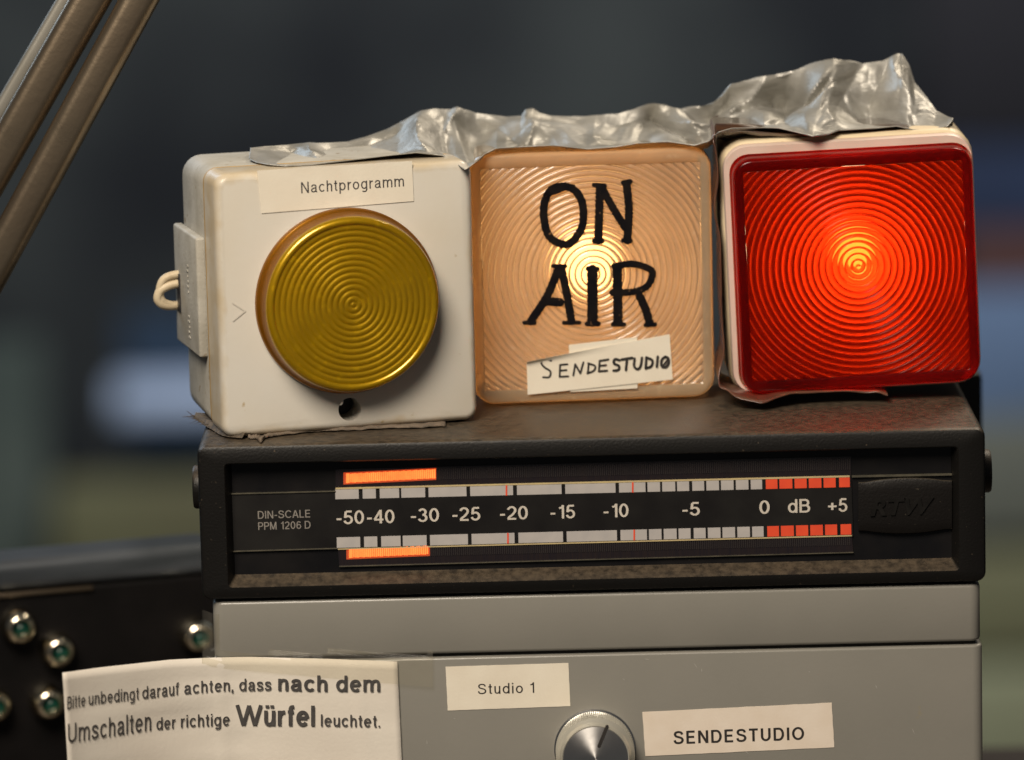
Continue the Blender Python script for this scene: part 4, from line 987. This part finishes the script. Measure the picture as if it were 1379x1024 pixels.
# folded metal arm upper left
M_arm = pm('bronzed_steel', (.34, .27, .19), (.20, .155, .11), 30, .32, metal=.92, bump=.12, bscale=500, rvar=.12)
M_arm2 = pm('bare_steel', (.28, .27, .24), (.22, .21, .18), 60, .45, metal=.6)
def bar(px0, py0, px1, py1, y, w_, d_, mat, name, parent, ext=1.3):
    A, B = at(px0, py0, y), at(px1, py1, y); ax = (B - A).normalized(); Ln = (B - A).length * ext
    mid = A.lerp(B, .5); yv = Vector((0, 1, 0)); xv = ax.cross(yv).normalized(); 
    Rm = Matrix((xv, yv, ax)).transposed()
    bm = bmesh.new(); box(bm, (0, 0, 0), (w_, d_, Ln), min(w_, d_) * .36, 5)
    o = from_bm(name, bm, mat, parent); o.matrix_local = parent.matrix_world.inverted() @ Matrix.Translation(mid) @ Rm.to_4x4(); return o
ARM = empty('metal_arm', Matrix.Translation(at(-20, 330, .06)), 'blurred bronze coloured metal arm of parallel bars slanting across the upper left', 'metal arm')
bar(121 + 171, -300, 0 - 580, 213 + 1022, .060, .0118, .010, M_arm, 'bar', ARM, 1)
bar(187 + 163, -300, 0 - 482, 345 + 889, .056, .0112, .010, M_arm, 'bar', ARM, 1)
bar(88 + 176, -300, 0 - 580, 150 + 989, .072, .0050, .006, M_arm2, 'bar', ARM, 1)['label'] = 'thin silvery bar at the far side'

bb = at(-540, 1180, .060)
bm = bmesh.new(); box(bm, (bb.x - ARM.location.x, 0, .010 - ARM.location.z), (.07, .07, .020), .004, 3); box(bm, (bb.x - ARM.location.x, 0, (bb.z + .02) / 2 - ARM.location.z + .004), (.040, .036, max(.03, bb.z + .02)), .004, 3)
from_bm('base', bm, M_arm, ARM)
# lower left device with indicator lamps
dl = .135
DEV = empty('control_unit', Matrix.Translation((at(120, 900, dl).x, dl, 0)) @ Matrix.Rotation(R(17), 4, 'Z'), 'blurred black control unit with a steel top edge and green indicator lamps, lower left', 'control unit')
DI = DEV.matrix_world.inverted()
za, zb = at(0, 765, dl).z, at(268, 745, dl).z
DN = DEV.matrix_world.to_3x3() @ Vector((0, -1, 0))
xl, xr2 = DEV.location.x - .062, DEV.location.x + (DI @ hit(300, 900, DEV.location, DN)).x
ztop = at(130, 786, dl).z
M_dev = pm('black_control_panel', (.004, .0035, .0035), (.006, .005, .005), 60, .5, bump=.1, spec=.15)
bm = bmesh.new(); box(bm, ((xl + xr2) / 2 - DEV.location.x, .008, ztop / 2 + .0005), (xr2 - xl, .016, ztop - .001), .002)
from_bm('case', bm, M_dev, DEV)
M_steel = pm('worn_steel_edge', (.20, .22, .25), (.07, .08, .09), 12, .34, metal=.5, bump=.1, stretch=(1, 1, 6))
bm = bmesh.new()
box(bm, ((xl + xr2) / 2 - DEV.location.x, .009, ztop + .0050), (xr2 - xl, .022, .0100), .0035, 5)
o = from_bm('top_plate', bm, M_steel, DEV)
bm = bmesh.new(); box(bm, (at(55, 812, dl).x - DEV.location.x, -.0008, ztop - .0012), (.034, .0016, .0014), .0004, 2); from_bm('bright_trim', bm, M_arm, DEV)
M_chrome = pm('brass_chrome', (.82, .76, .62), (.72, .62, .44), 60, .17, metal=1)
m_g, t, b = nt('green_indicator'); b.inputs['Base Color'].default_value = (.003, .045, .032, 1); b.inputs['Roughness'].default_value = .2
first = None
for (px, py) in ((27, 846), (80, 878), (67, 948), (268, 858), (-6, 952)):
    c = DI @ hit(px, py, DEV.location + DN * .006, DN)
    if first is None:
        V, F = lathe([(.0058, .007), (.0060, .0045), (.0058, .0020), (.0053, .0002), (.0046, -.0012), (.0038, -.0020), (.0031, -.0022), (.0027, -.0016), (.0025, .002)], 40, (0, 0, 0))
        ind = from_py('indicator', V, F, M_chrome, DEV); ind.location = c
        V, F = lathe([(.0001, -.0010), (.0012, -.0008), (.0021, -.0002), (.0026, .0010)], 24, (0, 0, 0)); lm = from_py('indicator_lens', V, F, m_g, ind); lm.location = (.0006, 0, -.0007)
        first = (ind, lm)
    else:
        i2 = first[0].copy(); COL.objects.link(i2); i2.parent = DEV; i2.location = c
        l2 = first[1].copy(); COL.objects.link(l2); l2.parent = i2

# far background: dark room wall and out-of-focus objects
YB = 5.0
def bgm(name, c1, c2, s=2.0): return pm(name, c1, c2, s, .8)
bm = bmesh.new(); box(bm, (0, YB + .75, 0), (24, .1, 9)); tag(from_bm('wall', bm, bgm('dark_wall', (.006, .009, .013), (.052, .062, .060), 2.6), None, False), kind='structure')
bm = bmesh.new(); box(bm, (0, 2.6, -1.75), (24, 14, .05)); tag(from_bm('floor', bm, bgm('floor', (.10, .10, .08), (.07, .07, .05)), None, False), kind='structure')
def far(name, x0, y0, x1, y1, yy, mat, label, cat, th=.08, r=.004):
    A, B = at(x0, y0, yy), at(x1, y1, yy); bm = bmesh.new()
    box(bm, ((A.x + B.x) / 2, yy + th / 2, (A.z + B.z) / 2), (abs(B.x - A.x), th, abs(A.z - B.z)), r, 2)
    return tag(from_bm(name, bm, mat), label, cat)
far('rack_cabinet', -90, 470, 70, 900, YB, bgm('sage_panel', (.13, .16, .13), (.05, .07, .06)), 'blurred sage green cabinet at the far left', 'cabinet')
far('blue_case', 165, 430, 520, 640, YB + .2, bgm('blue_case', (.028, .062, .115), (.016, .038, .07), 4), 'blurred blue case behind the white lamp and its cable', 'case')
far('pale_tray', 150, 522, 330, 560, YB + .05, bgm('pale_blue', (.60, .72, .92), (.45, .58, .80), 4), 'blurred pale blue tray in front of the blue case', 'tray')
far('olive_box', 70, 660, 520, 800, YB - .1, bgm('olive', (.16, .16, .08), (.11, .10, .05), 3), 'blurred olive box behind the steel edge of the control unit', 'box')
far('dark_cabinet', 1240, -60, 1500, 190, YB + .3, bgm('black_cab', (.006, .007, .010), (.012, .012, .016)), 'blurred nearly black cabinet at the upper right', 'cabinet')
far('blue_screen', 1200, 200, 1460, 345, YB + .3, bgm('navy', (.02, .04, .10), (.012, .025, .06)), 'blurred navy screen right of the red lamp', 'screen')
far('red_folder', 1290, 320, 1460, 385, YB + .2, bgm('rust', (.12, .05, .035), (.07, .03, .025)), 'blurred rusty red folder right of the red lamp', 'folder')
far('steel_blue_box', 1200, 400, 1460, 570, YB + .1, bgm('steel_blue', (.14, .22, .36), (.11, .17, .27)), 'blurred steel blue box right of the meter top', 'box')
far('grey_box', 1200, 570, 1460, 720, YB + .08, bgm('warm_grey', (.17, .18, .13), (.13, .14, .12)), 'blurred grey green box beside the meter', 'box')
far('pale_green_box', 1200, 760, 1460, 880, YB + .0, bgm('pale_olive', (.21, .21, .11), (.17, .17, .09)), 'blurred pale olive box right of the grey enclosure', 'box')
far('pale_shelf', 1200, 915, 1460, 1100, YB - .1, bgm('pale_olive_two', (.34, .36, .22), (.28, .29, .17)), 'blurred pale green shelf in the lower right corner', 'shelf')
